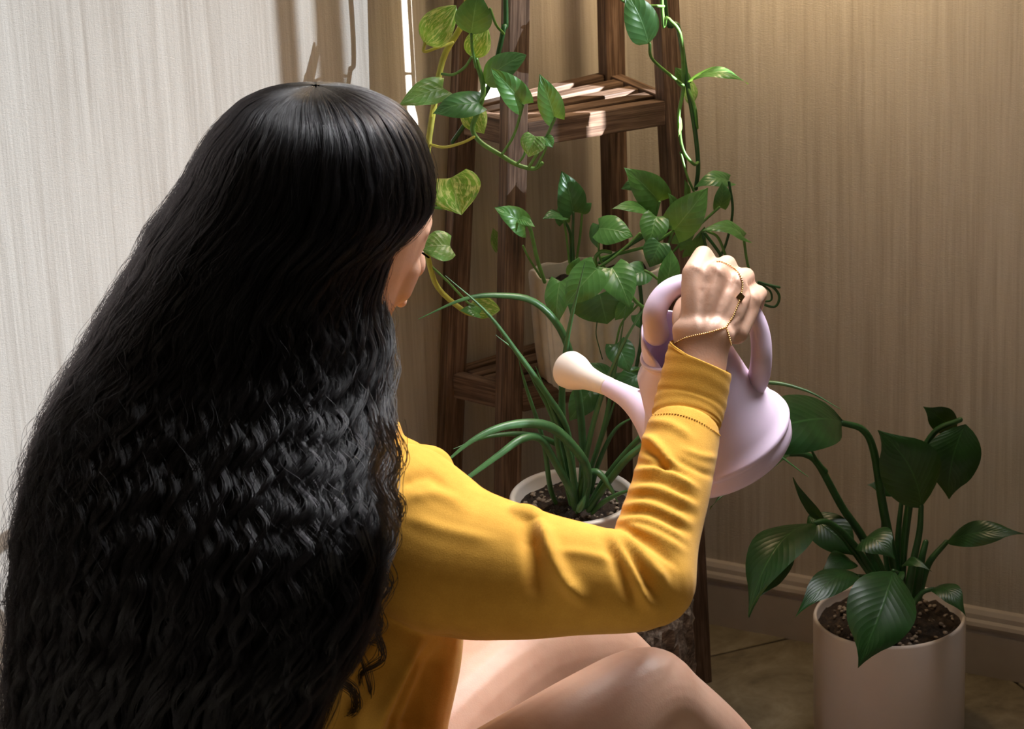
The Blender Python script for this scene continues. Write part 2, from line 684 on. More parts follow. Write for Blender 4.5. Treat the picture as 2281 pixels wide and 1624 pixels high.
def getno(me):
    co = np.empty(len(me.vertices) * 3)
    me.vertices.foreach_get('normal', co)
    return co.reshape(-1, 3)


def setco(me, co):
    me.vertices.foreach_set('co', co.ravel())
    me.update()


def polydist(uv, poly):
    """distance in pixels from uv (N,2) to polyline, plus parameter along (0..1)"""
    poly = np.asarray(poly, float)
    best = np.full(len(uv), 1e9)
    par = np.zeros(len(uv))
    L = np.concatenate([[0], np.cumsum(np.linalg.norm(np.diff(poly, axis=0), axis=1))])
    for i in range(len(poly) - 1):
        a, b = poly[i], poly[i + 1]
        ab = b - a
        t = np.clip(((uv - a) @ ab) / (ab @ ab), 0, 1)
        d = np.linalg.norm(uv - (a + t[:, None] * ab), axis=1)
        m = d < best
        best[m] = d[m]
        par[m] = (L[i] + t[m] * (L[i + 1] - L[i])) / L[-1]
    return best, par


def sculpt(me, folds, face_only=True):
    """raise/lower soft ridges on the side of a mesh that folds run over"""
    co, no = getco(me), getno(me)
    uv = proj(co)
    view = CAM - co
    view /= np.linalg.norm(view, axis=1)[:, None]
    facing = np.clip(((no * view).sum(1) + 0.15) * 3, 0, 1)
    disp = np.zeros(len(co))
    for poly, w, h in folds:
        pp = spline(poly, 14) if len(poly) > 2 else np.asarray(poly, float)
        lo, hi = pp.min(0) - 4 * w, pp.max(0) + 4 * w
        m = np.all((uv > lo) & (uv < hi), axis=1)
        if not m.any():
            continue
        d, t = polydist(uv[m], pp)
        fade = np.clip(np.minimum(t, 1 - t) * 5, 0.0, 1)
        disp[m] += h * np.exp(-(d / w) ** 2) * (0.25 + 0.75 * fade)
    co += no * (disp * facing)[:, None]
    setco(me, co)


# ------------------------------------------------------------------ leaves
def leaf_mesh(base, tip, width, kind, nhint, fold=0.25, bulge=0.12, curl=0.0, side=0.0, nu=16, nv=10):
    base, tip = np.asarray(base), np.asarray(tip)
    ax_ = tip - base
    L = np.linalg.norm(ax_)
    ax_ = ax_ / L
    n = np.asarray(nhint, float)
    n = nrm(n - np.dot(n, ax_) * ax_)
    lat = np.cross(n, ax_)
    t = np.linspace(0, 1, nu)
    s = np.linspace(-1, 1, nv + 1)
    if kind == 'heart':
        w = np.sin(np.pi * np.clip(t, 0, 1) ** 0.60) ** 0.80
        w *= np.where(t > 0.75, 1 - 0.35 * ((t - 0.75) / 0.25) ** 1.2, 1)
        w[0] = 0.10
    elif kind == 'oval':
        w = np.sin(np.pi * t ** 0.72) ** 0.78
        w[0] = 0.05
    else:
        w = np.sin(np.pi * t ** 0.82) ** 0.92
        w *= np.where(t > 0.72, 1 - 0.55 * ((t - 0.72) / 0.28) ** 0.8, 1)
        w[0] = 0.03
    w[-1] = 0.004
    T, S = np.meshgrid(t, s, indexing='ij')
    Wm = np.repeat(w[:, None], nv + 1, 1)
    X = T * L
    if kind == 'heart':
        lob = np.clip(1 - T / 0.30, 0, 1)
        X = X - 0.17 * L * lob * np.abs(S) ** 1.2 * (T > 0) * 1.3
    Y = S * Wm * width / 2
    Z = bulge * L * 4 * T * (1 - T) - bulge * L * 0.0
    Z = Z + fold * np.abs(Y) ** 1.0 * (1 - 0.25 * np.abs(S))
    Z = Z - curl * width * (np.abs(S) ** 3) * Wm * 0.5
    Z = Z + 0.018 * L * np.sin(T * 9 + S * 2.0 + base[0] * 90) * np.abs(S) ** 2
    Y = Y + side * L * 4 * T * (1 - T)
    V = base + X[..., None] * ax_ + Y[..., None] * lat + Z[..., None] * n
    verts = V.reshape(-1, 3)
    faces = []
    k = nv + 1
    for i in range(nu - 1):
        for j in range(nv):
            faces.append((i * k + j, i * k + j + 1, (i + 1) * k + j + 1, (i + 1) * k + j))
    me = mesh('leaf', verts, faces)
    uvl = me.uv_layers.new(name='UVMap')
    li = np.empty(len(me.loops), dtype=np.int32)
    me.loops.foreach_get('vertex_index', li)
    uvs = np.stack([T.ravel(), S.ravel() * 0.5 + 0.5], -1)[li]
    uvl.data.foreach_set('uv', uvs.ravel())
    return me


def leaf(parent, b, tp, wpx, mat='pothos', kind='heart', y=3.2, yt=None, n=(0.25, -0.8, 0.6), fold=0.22, bulge=0.10, curl=0.15, side=0.0, name='leaf', label=None):
    yt = y if yt is None else yt
    B, T = P(b[0], b[1], y), P(tp[0], tp[1], yt)
    w = wpx / pxm((B + T) / 2)
    me = leaf_mesh(B, T, w, kind, n, fold, bulge, curl, side)
    return part(name, me, mat, parent, True, label)


def stem(parent, pts, rpx, mat='stem', y=3.2, name='stem', ring=8, taper=None):
    q = []
    for p in pts:
        q.append(P(p[0], p[1], p[2] if len(p) > 2 else y))
    s = pxm(q[0])
    rr = [rpx / s] if taper is None else [r / s for r in taper]
    if len(rr) == 1:
        rr = rr * 2
    return tube(name, q, rr, mat, parent, ring=ring)


# ================================================================== THE SETTING
Z = np.array([0, 0, 1.0])
S_SLIT0, S_SLIT1, S_JAMB = 0.0, 0.0, 0.0


def sun_s(pt):
    """where the sun ray that reaches pt crosses the right wall: distance along it and height"""
    pt = np.asarray(pt)
    A = np.array([[SUN_H[0], RW[0]], [SUN_H[1], RW[1]]])
    b = pt[:2] - CORNER[:2]
    k, s = np.linalg.solve(A, b)      # pt = corner + s*RW + k*SUN_H
    return s, pt[2] + abs(k) * SUN_TAN


def lw_pt(u, v):
    return PPL(u, v, CORNER, LN)


s_edge, _ = sun_s(lw_pt(866, 100))
s_sl1, _ = sun_s(lw_pt(899, 100))
s_sl0, _ = sun_s(lw_pt(919, 100))
TH = 0.16


def wall_piece(name, s0, s1, z0, z1, axis, nn, mat, parent=None, th=TH):
    c = CORNER + axis * (s0 + s1) / 2 - nn * th / 2
    c = np.array([c[0], c[1], (z0 + z1) / 2])
    return box_obj(name, c, axis, np.cross(Z, axis), Z, abs(s1 - s0), th, z1 - z0, mat, parent, 0)


TOP = 2.65
SILL = 0.92
WEND = 2.30
WTOP = 2.35
wl = struct(wall_piece('wall_left', -0.2, 3.2, -0.05, TOP, LW, LN, 'wall_l'))
# right wall: the panel up to the window reveal, thin at its edge like a shutter jamb, then the parts below and above the window
TWR = 0.02
wr = struct(wall_piece('wall_right', 0.0, 0.44, -0.05, TOP, RW, RN, 'wall_r', None, TWR))
for nm, a, b, z0, z1 in (('panel_sun_gap', 0.44, 0.67, -0.05, 0.895), ('panel_sun_gap', 0.44, 0.67, 0.968, TOP), ('panel_middle', 0.67, s_sl0, -0.05, TOP), ('panel_below', s_edge - 0.004, 5.0, -0.05, SILL), ('panel_slit', s_sl0, s_sl1, -0.05, 0.88), ('panel_above', s_sl0, 5.0, WTOP, TOP), ('panel_end', WEND, 5.0, SILL, WTOP)):  # unseen gap added in the wall so sun patches fall on the upper shelf
    wall_piece(nm, a, b, z0, z1, RW, RN, 'wall_r', wr, TWR)
win = bpy.data.objects.new('window_1', None)
C.objects.link(win)
win['kind'] = 'structure'
wall_piece('jamb', s_sl1, s_edge, -0.05, WTOP, RW, RN, 'frame', win, 0.002)
wall_piece('sill', s_sl1, WEND, SILL - 0.02, SILL, RW, -RN, 'frame', win, 0.03)
# sheer curtain just inside the opening, gently folded, and two gathered drapes behind it that throw the brown bands
def folded_sheet(name, s0, s1, z0, z1, off, amp, wl_, mat, label, cat, n=120, th=0.0008):
    ss = np.linspace(s0, s1, n)
    vs, fs = [], []
    for side in (0, 1):
        for zz in np.linspace(z0, z1, 6):
            for s in ss:
                p = CORNER + RW * s - RN * (off + amp * math.sin(s * 2 * math.pi / wl_) + side * th)
                vs.append((p[0], p[1], zz))
    k = 6 * n
    for side in (0, 1):
        for i in range(5):
            for j in range(n - 1):
                q = (i * n + j, i * n + j + 1, (i + 1) * n + j + 1, (i + 1) * n + j)
                fs.append(tuple(x + side * k for x in (q if side == 0 else q[::-1])))
    o = link(name, mesh(name, vs, fs), mat)
    localise(o, vs[0])
    o['label'], o['category'] = label, cat
    return o


s_b0, _ = sun_s(lw_pt(764, 100))
s_b1, _ = sun_s(lw_pt(706, 100))
s_c0, _ = sun_s(lw_pt(662, 100))
s_c1, _ = sun_s(lw_pt(616, 100))
folded_sheet('sheer_curtain', s_edge + 0.088, WEND - 0.01, SILL - 0.02, WTOP + 0.03, 0.04, 0.004, 0.09, 'sheer', 'sheer white curtain across the window past the right edge of the view', 'curtain')


def drape_strip(name, sa, sb, off, label):
    # rays run obliquely: slide the strip along the wall so that its shadow stays where it belongs
    k = off / abs(np.dot(np.array([SUN_H[0], SUN_H[1], 0]), RN))
    sh = -k * np.dot(np.array([SUN_H[0], SUN_H[1], 0]), RW)
    folded_sheet(name, sa + sh, sb + sh, 0.25, 2.5, off, 0.0025, 0.012, 'drape', label, 'curtain', 40)


drape_strip('drape', s_b0, s_b1, 0.35, 'narrow brown drape gathered behind the sheer curtain, nearer the room corner')
drape_strip('drape', s_c0, s_c1, 0.35, 'narrow brown drape gathered behind the sheer curtain, farther from the room corner')

cc_ = CORNER + RW * 1.4 + RN * 2.0
struct(box_obj('ceiling', (cc_[0], cc_[1], TOP + 0.03), RW, np.cross(Z, RW), Z, 7.6, 4.04, 0.06, 'trim', None, 0))


# floor: slab plus diagonal tiles
fl = struct(box_obj('floor', (0.2, 2.4, -0.035), (1, 0, 0), (0, 1, 0), (0, 0, 1), 5.0, 5.0, 0.05, 'grout', None, 0))
ga, gb = PZ(1580, 1462, 0), PZ(1800, 1412, 0)
gd = nrm(gb - ga)
gp = np.array([-gd[1], gd[0], 0])
TS = 0.46
tile_me = None
for i in range(-4, 5):
    for j in range(-4, 5):
        c = ga + gd * ((i + 0.18) * TS) + gp * ((j + 0.5) * TS)
        if not (-1.9 < c[0] < 2.3 and 0.6 < c[1] < 4.4):
            continue
        if np.dot(c - CORNER, LN) < -0.32 or np.dot(c - CORNER, RN) < -0.32:
            continue
        if tile_me is None:
            o = box_obj('tile', (c[0], c[1], -0.0045), gd, gp, Z, TS - 0.004, TS - 0.004, 0.009, 'tile', None, 0.0012)
            tile_me = o.data
        else:
            o = bpy.data.objects.new('tile', tile_me)
            C.objects.link(o)
        mw = Matrix(((gd[0], gp[0], 0, c[0]), (gd[1], gp[1], 0, c[1]), (0, 0, 1, -0.0045), (0, 0, 0, 1)))
        o.parent = fl
        o.matrix_local = Matrix.Translation(-Vector(fl.location)) @ mw


def baseboard(name, axis, nn, s0, s1):
    prof = [(0, 0), (0.013, 0), (0.013, 0.058), (0.010, 0.0595), (0.010, 0.0625), (0.0135, 0.065), (0.0150, 0.069), (0.0135, 0.0735), (0.0105, 0.077), (0.0095, 0.083), (0.006, 0.0885), (0, 0.090)]
    vs, fs = [], []
    for s in (s0, s1):
        for d, z in prof:
            p = CORNER + axis * s + nn * d
            vs.append((p[0], p[1], z))
    k = len(prof)
    for i in range(k):
        j = (i + 1) % k
        fs.append((i, j, k + j, k + i))
    fs += [tuple(range(k))[::-1], tuple(range(k, 2 * k))]
    bm = bmesh.new()
    me = mesh(name, vs, fs)
    bm.from_mesh(me)
    bmesh.ops.recalc_face_normals(bm, faces=bm.faces)
    bm.to_mesh(me)
    bm.free()
    o = link(name, me, 'trim', None, False)
    localise(o, CORNER + axis * s0)
    return struct(o)


baseboard('baseboard_right', RW, RN, 0.0, 3.2)
baseboard('baseboard_left', LW, LN, 0.0, 3.0)

# ================================================================== PLANT STAND
stand_o = PZ(1562, 1512, 0.0)
stand = thing('plant_stand', 'dark brown wooden plant stand with splayed legs and slatted shelves in the room corner', 'plant stand', (0.055, 3.373, 0))
legs2 = {  # pixel of the leg axis low and high with distances
    'FR': ((1556, 1500, 3.360), (1482, 20, 3.345)),
    'FL': ((1130, 1100, 3.256), (1148, 40, 3.273)),
    'BL': ((1000, 1040, 3.322), (1036, 140, 3.347)),
    'BR': ((1381, 1000, 3.478), (1361, 60, 3.470)),
}
leg = {}
for k, (lo, hi) in legs2.items():
    a, b = P(*lo), P(*hi)
    d = (b - a) / (b[2] - a[2])
    leg[k] = lambda z, a=a, d=d: a + d * (z - a[2])
front = nrm((leg['FR'](0.5) - leg['FL'](0.5)) * np.array([1, 1, 0]))
sidev = np.array([-front[1], front[0], 0])
LEG_TOP = 1.16
for k in leg:
    bar('leg', leg[k](0.0), leg[k](LEG_TOP), 0.026, 0.024, sidev, 'wood', stand)


def shelf(z, nsl, railh=0.030, th=0.016):
    c = {k: leg[k](z) for k in leg}
    dz = np.array([0, 0, -railh / 2])
    bar('rail', c['FL'] + front * 0.012 - sidev * 0.004 + dz, c['FR'] - front * 0.012 - sidev * 0.004 + dz, th, railh, Z, 'wood', stand)
    bar('rail', c['BL'] + front * 0.012 + sidev * 0.002 + dz, c['BR'] - front * 0.012 + sidev * 0.002 + dz, th, railh, Z, 'wood', stand)
    bar('rail', c['FL'] + sidev * 0.012 + dz, c['BL'] - sidev * 0.012 + dz, th, railh, Z, 'wood', stand)
    bar('rail', c['FR'] + sidev * 0.012 + dz, c['BR'] - sidev * 0.012 + dz, th, railh, Z, 'wood', stand)
    for i in range(nsl):
        f = (i + 0.85) / (nsl + 0.7)
        a = c['FL'] * (1 - f) + c['BL'] * f
        b = c['FR'] * (1 - f) + c['BR'] * f
        d = nrm(b - a)
        bar('slat', a + d * 0.009 + np.array([0, 0, -0.008]), b - d * 0.009 + np.array([0, 0, -0.008]), 0.021, 0.013, Z, 'wood', stand)


Z_UP = PZ(1478, 238, 0)[2]
z_up = leg['FR'](0.78)
SH_UP, SH_LO, SH_BOT = 0.778, 0.452, 0.095
shelf(SH_UP, 3)
shelf(SH_LO, 3)
shelf(SH_BOT, 3)
shelf(1.13, 3)

# ================================================================== LOG + TUBULAR-LEAVED PLANT
AL = P(1276, 1103, 3.10)         # rim centre of the round pot
LOGC = np.array([AL[0] + 0.012, AL[1] + 0.005])
LOGZ = 0.243
log = thing('log_stump', 'rough grey bark log standing on the tiles under the round white pot', 'log', (LOGC[0], LOGC[1], 0))
vs, fs = [], []
NR, NH = 96, 18
for i in range(NH + 1):
    z = LOGZ * i / NH
    for j in range(NR):
        a = 2 * math.pi * j / NR
        r = 0.112 + 0.006 * math.sin(3 * a + 1) + 0.0055 * abs(math.sin(9 * a + 0.9 * math.sin(z * 30))) + 0.005 * abs(math.sin(17 * a + 2.2 * math.sin(z * 22 + 1))) + rng.normal(0, 0.0013)
        if i == NH:
            r -= 0.004
        vs.append((LOGC[0] + r * math.cos(a), LOGC[1] + r * math.sin(a), z + (rng.normal(0, 0.003) if 0 < i < NH else (rng.normal(0, 0.002) if i else 0))))
for i in range(NH):
    for j in range(NR):
        k = (j + 1) % NR
        fs.append((i * NR + j, i * NR + k, (i + 1) * NR + k, (i + 1) * NR + j))
fs.append(tuple(range(NR))[::-1])
lb = part('bark', mesh('bark', vs, fs), 'bark', log, False)
vs = [(LOGC[0], LOGC[1], LOGZ + 0.001)]
fs = []
for rr in (0.04, 0.08, 0.111):
    for j in range(48):
        a = 2 * math.pi * j / 48
        vs.append((LOGC[0] + rr * math.cos(a), LOGC[1] + rr * math.sin(a), LOGZ - (0.003 if rr > 0.1 else -0.001) + rng.normal(0, 0.0006)))
for j in range(48):
    k = (j + 1) % 48
    fs.append((0, 1 + j, 1 + k))
    for q in range(2):
        fs.append((1 + q * 48 + j, 1 + (q + 1) * 48 + j, 1 + (q + 1) * 48 + k, 1 + q * 48 + k))
part('cut_top', mesh('cut_top', vs, fs), 'logtop', log, True)


def pot_vf(c, z0, prof, ex=1.0, ey=1.0, n=64, tilt=None):
    """lathe profile [(r,z)] from outside bottom over the rim down the inside"""
    vs, fs = [], []
    for r, z in prof:
        for j in range(n):
            a = 2 * math.pi * j / n
            vs.append((c[0] + r * ex * math.cos(a), c[1] + r * ey * math.sin(a), z0 + z))
    for i in range(len(prof) - 1):
        for j in range(n):
            k = (j + 1) % n
            fs.append((i * n + j, i * n + k, (i + 1) * n + k, (i + 1) * n + j))
    fs.append(tuple(range(n))[::-1])
    fs.append(tuple((len(prof) - 1) * n + j for j in range(n)))
    return np.array(vs), fs


def soil_me(c, z, rx, ry, seed=0, amp=0.004, rings=18, n=60):
    r_ = np.random.default_rng(seed)
    vs, fs = [(c[0], c[1], z + 0.006)], []
    for i in range(1, rings + 1):
        f = i / rings
        for j in range(n):
            a = 2 * math.pi * j / n
            vs.append((c[0] + rx * f * math.cos(a), c[1] + ry * f * math.sin(a), z + 0.006 * (1 - f * f) + r_.normal(0, amp) * (0.4 if i == rings else 1)))
    for j in range(n):
        k = (j + 1) % n
        fs.append((0, 1 + j, 1 + k))
    for i in range(rings - 1):
        for j in range(n):
            k = (j + 1) % n
            fs.append((1 + i * n + j, 1 + (i + 1) * n + j, 1 + (i + 1) * n + k, 1 + i * n + k))
    return mesh('soil', vs, fs)


def pebbles(parent, c, z, rx, ry, n, smin, smax, seed=0, mat='pebble'):
    r_ = np.random.default_rng(seed)
    lst = []
    bm = bmesh.new()
    bmesh.ops.create_icosphere(bm, subdivisions=1, radius=1)
    bv = np.array([v.co[:] for v in bm.verts])
    bf = [tuple(v.index for v in f.verts) for f in bm.faces]
    bm.free()
    for _ in range(n):
        a = r_.uniform(0, 2 * math.pi)
        f = math.sqrt(r_.uniform(0, 0.94))
        s = r_.uniform(smin, smax) * np.array([1, r_.uniform(.6, 1), r_.uniform(.5, .8)])
        q = bv * s * (1 + r_.normal(0, 0.12, (len(bv), 1)))
        ang = r_.uniform(0, 6)
        R = np.array([[math.cos(ang), -math.sin(ang), 0], [math.sin(ang), math.cos(ang), 0], [0, 0, 1]])
        lst.append((q @ R.T + np.array([c[0] + rx * f * math.cos(a), c[1] + ry * f * math.sin(a), z + 0.004]), bf))
    v, f = join_vf(lst)
    o = part('soil_crumbs', mesh('soil_crumbs', v, f), mat, parent, True)
    o['kind'] = 'stuff'
    return o


RP = 0.0725
RY = 1.16                              # the round pot reads a little deeper than wide
PZ0 = LOGZ + 0.001
PH = AL[2] - PZ0
aloe = thing('potted_plant', 'slender tubular-leaved plant in a round white pot on the log', 'plant', (AL[0], AL[1], PZ0))
prof = [(0.048, 0), (0.053, 0.003), (0.064, PH * 0.55), (0.0715, PH - 0.006), (RP + 0.001, PH - 0.002), (RP - 0.001, PH), (RP - 0.005, PH), (RP - 0.0065, PH - 0.004), (RP - 0.009, PH - 0.022)]
v, f = pot_vf(AL, PZ0, prof, 1.0, RY)
part('pot', mesh('pot', v, f), 'white_pot', aloe)
asz = PZ0 + PH - 0.016
part('soil', soil_me(AL, asz, RP - 0.007, (RP - 0.007) * RY, 3, 0.0022), 'soil', aloe)
pebbles(aloe, AL, asz, RP - 0.012, (RP - 0.012) * RY, 150, 0.0015, 0.0042, 5)


def blade(pts, wpx, yb=3.10, yt=3.10, mat='lance', parent=aloe):
    ys = np.linspace(0, 1, len(pts))
    q = [P(p[0], p[1], p[2] if len(p) > 2 else yb + (yt - yb) * t) for p, t in zip(pts, ys)]
    s = pxm(q[0])
    r = wpx / 2 / s
    prof_r = [r * 0.85, r * 1.0, r * 0.95, r * 0.8, r * 0.5, r * 0.08]
    n = 34
    rr = np.interp(np.linspace(0, 1, len(q)), np.linspace(0, 1, 6), prof_r)
    # resample densely before lofting so the taper stays clean
    c = spline(q, n)
    rr = np.interp(np.linspace(0, 1, n), np.linspace(0, 1, 6), prof_r)
    v, f = loft_vf(c, rr, rr * 0.75, (0, -1, 0.3), n, 10)
    part('leaf', mesh('leaf', v, f), mat, parent)


blade([(1280, 1128), (1258, 1000), (1252, 873), (1266, 742), (1303, 583)], 22, 3.10, 3.02)
blade([(1292, 1125), (1298, 1004), (1287, 873), (1256, 748), (1193, 674), (1109, 658), (1031, 667), (932, 711)], 23, 3.13, 3.05)
blade([(1285, 1125), (1277, 1056), (1261, 952), (1214, 873), (1151, 784), (1083, 695), (992, 614)], 20, 3.09, 2.98)
blade([(1272, 1122), (1245, 1004), (1230, 926), (1193, 852), (1162, 795), (1104, 746)], 18, 3.08, 3.02)
blade([(1238, 1120), (1225, 1083), (1209, 978), (1172, 863), (1155, 800)], 16, 3.10, 3.06)
blade([(1283, 1120), (1266, 1004), (1235, 926), (1193, 816)], 19, 3.06, 3.04)
blade([(1300, 1125), (1313, 1056), (1345, 952), (1371, 821), (1395, 680)], 16, 3.12, 3.08)
blade([(1295, 1130), (1303, 1030), (1334, 900), (1387, 769), (1452, 659)], 17, 3.07, 3.02)
blade([(1305, 1122), (1313, 1056), (1340, 978), (1389, 842)], 15, 3.14, 3.12)
blade([(1310, 1120), (1334, 1030), (1371, 957), (1423, 923)], 15, 3.13, 3.12)
blade([(1310, 1128), (1352, 1060), (1428, 973), (1540, 880), (1690, 852), (1790, 868), (1873, 912)], 18, 3.10, 3.02)
blade([(1312, 1135), (1360, 1067), (1423, 1000), (1560, 930), (1690, 985), (1800, 1062)], 22, 3.06, 3.0)
blade([(1302, 1125), (1308, 1046), (1266, 983), (1214, 947), (1135, 947), (1057, 978), (975, 1045)], 27, 3.06, 2.92)
blade([(1280, 1130), (1272, 1095), (1240, 1036), (1204, 978), (1162, 978), (1109, 1015), (1031, 1072), (990, 1100)], 22, 3.05, 2.90)
blade([(1290, 1120), (1262, 1010), (1185, 970), (1090, 972), (1010, 1000)], 16, 3.12, 3.0)
blade([(1287, 1140), (1298, 1072), (1329, 1051), (1360, 1088), (1376, 1119)], 19, 3.07, 3.03)
blade([(1320, 1142), (1345, 1118), (1385, 1098), (1420, 1090)], 15, 3.06, 3.0)
blade([(1298, 1135), (1302, 1110), (1312, 1078)], 10, 3.05, 3.04)
blade([(1290, 1135), (1297, 1120), (1304, 1103)], 22, 3.03, 3.03)

# ================================================================== PLANTER POTHOS ON THE LOWER SHELF
PLZ = SH_LO + 0.0015 - 0.0015
cFL = P(1240, 642, 3.225)
hP = cFL[2] - PLZ
plw, pld = 0.150, 0.088
plc = cFL + front * plw / 2 + sidev * pld / 2
pothos = thing('potted_pothos', 'bushy green pothos in a ruffled white rectangular planter on the middle shelf', 'plant', (plc[0], plc[1], PLZ))


def rrect(wx, wy, r, n=28):
    pts = []
    for cx, cy, a0 in ((1, 1, 0), (-1, 1, 90), (-1, -1, 180), (1, -1, 270)):
        for k in range(5):
            a = math.radians(a0 + 90 * k / 4)
            pts.append(((wx / 2 - r) * cx + r * math.cos(a), (wy / 2 - r) * cy + r * math.sin(a)))
    p = np.array(pts + pts[:1])
    L = np.concatenate([[0], np.cumsum(np.linalg.norm(np.diff(p, axis=0), axis=1))])
    q = np.linspace(0, L[-1], n * 4, endpoint=False)
    return np.stack([np.interp(q, L, p[:, 0]), np.interp(q, L, p[:, 1])], -1), q / L[-1]


def planter_vf():
    vs, fs = [], []
    levels = [(0.90, 0.0, 0), (0.92, 0.004, 0.3), (0.94, 0.25, 1), (0.965, 0.5, 1), (0.985, 0.75, 1), (1.0, 0.95, 0.8), (1.0, 0.99, 0.4), (0.985, 1.0, 0.3), (0.94, 1.0, 0.1), (0.925, 0.985, 0), (0.91, 0.80, 0)]
    n = 0
    for sc, zf, rip in levels:
        p, q = rrect(plw * sc, pld * sc, 0.014, 40)
        n = len(p)
        for (x, y), t in zip(p, q):
            rad = nrm([x, y])
            rp = 0.0022 * math.sin(t * 2 * math.pi * 22 + 2.0 * math.sin(zf * 2.2) + 1.3 * math.sin(t * 40)) * rip
            x2, y2 = x + rad[0] * rp, y + rad[1] * rp
            w = plc + front * x2 + sidev * y2
            vs.append((w[0], w[1], PLZ + hP * zf + (0.0018 * math.sin(t * 2 * math.pi * 11) if zf > 0.9 and rip > 0.05 else 0)))
    for i in range(len(levels) - 1):
        for j in range(n):
            k = (j + 1) % n
            fs.append((i * n + j, i * n + k, (i + 1) * n + k, (i + 1) * n + j))
    fs.append(tuple(range(n))[::-1])
    return vs, fs


part('planter', mesh('planter', *planter_vf()), 'planter', pothos)
# soil
vs, fs = [], []
NX, NY = 24, 14
for i in range(NX + 1):
    for j in range(NY + 1):
        w = plc + front * (i / NX - 0.5) * plw * 0.915 + sidev * (j / NY - 0.5) * pld * 0.90
        vs.append((w[0], w[1], PLZ + hP * 0.87 + rng.normal(0, 0.0025)))
for i in range(NX):
    for j in range(NY):
        fs.append((i * (NY + 1) + j, (i + 1) * (NY + 1) + j, (i + 1) * (NY + 1) + j + 1, i * (NY + 1) + j + 1))
part('soil', mesh('soil', vs, fs), 'soil', pothos)

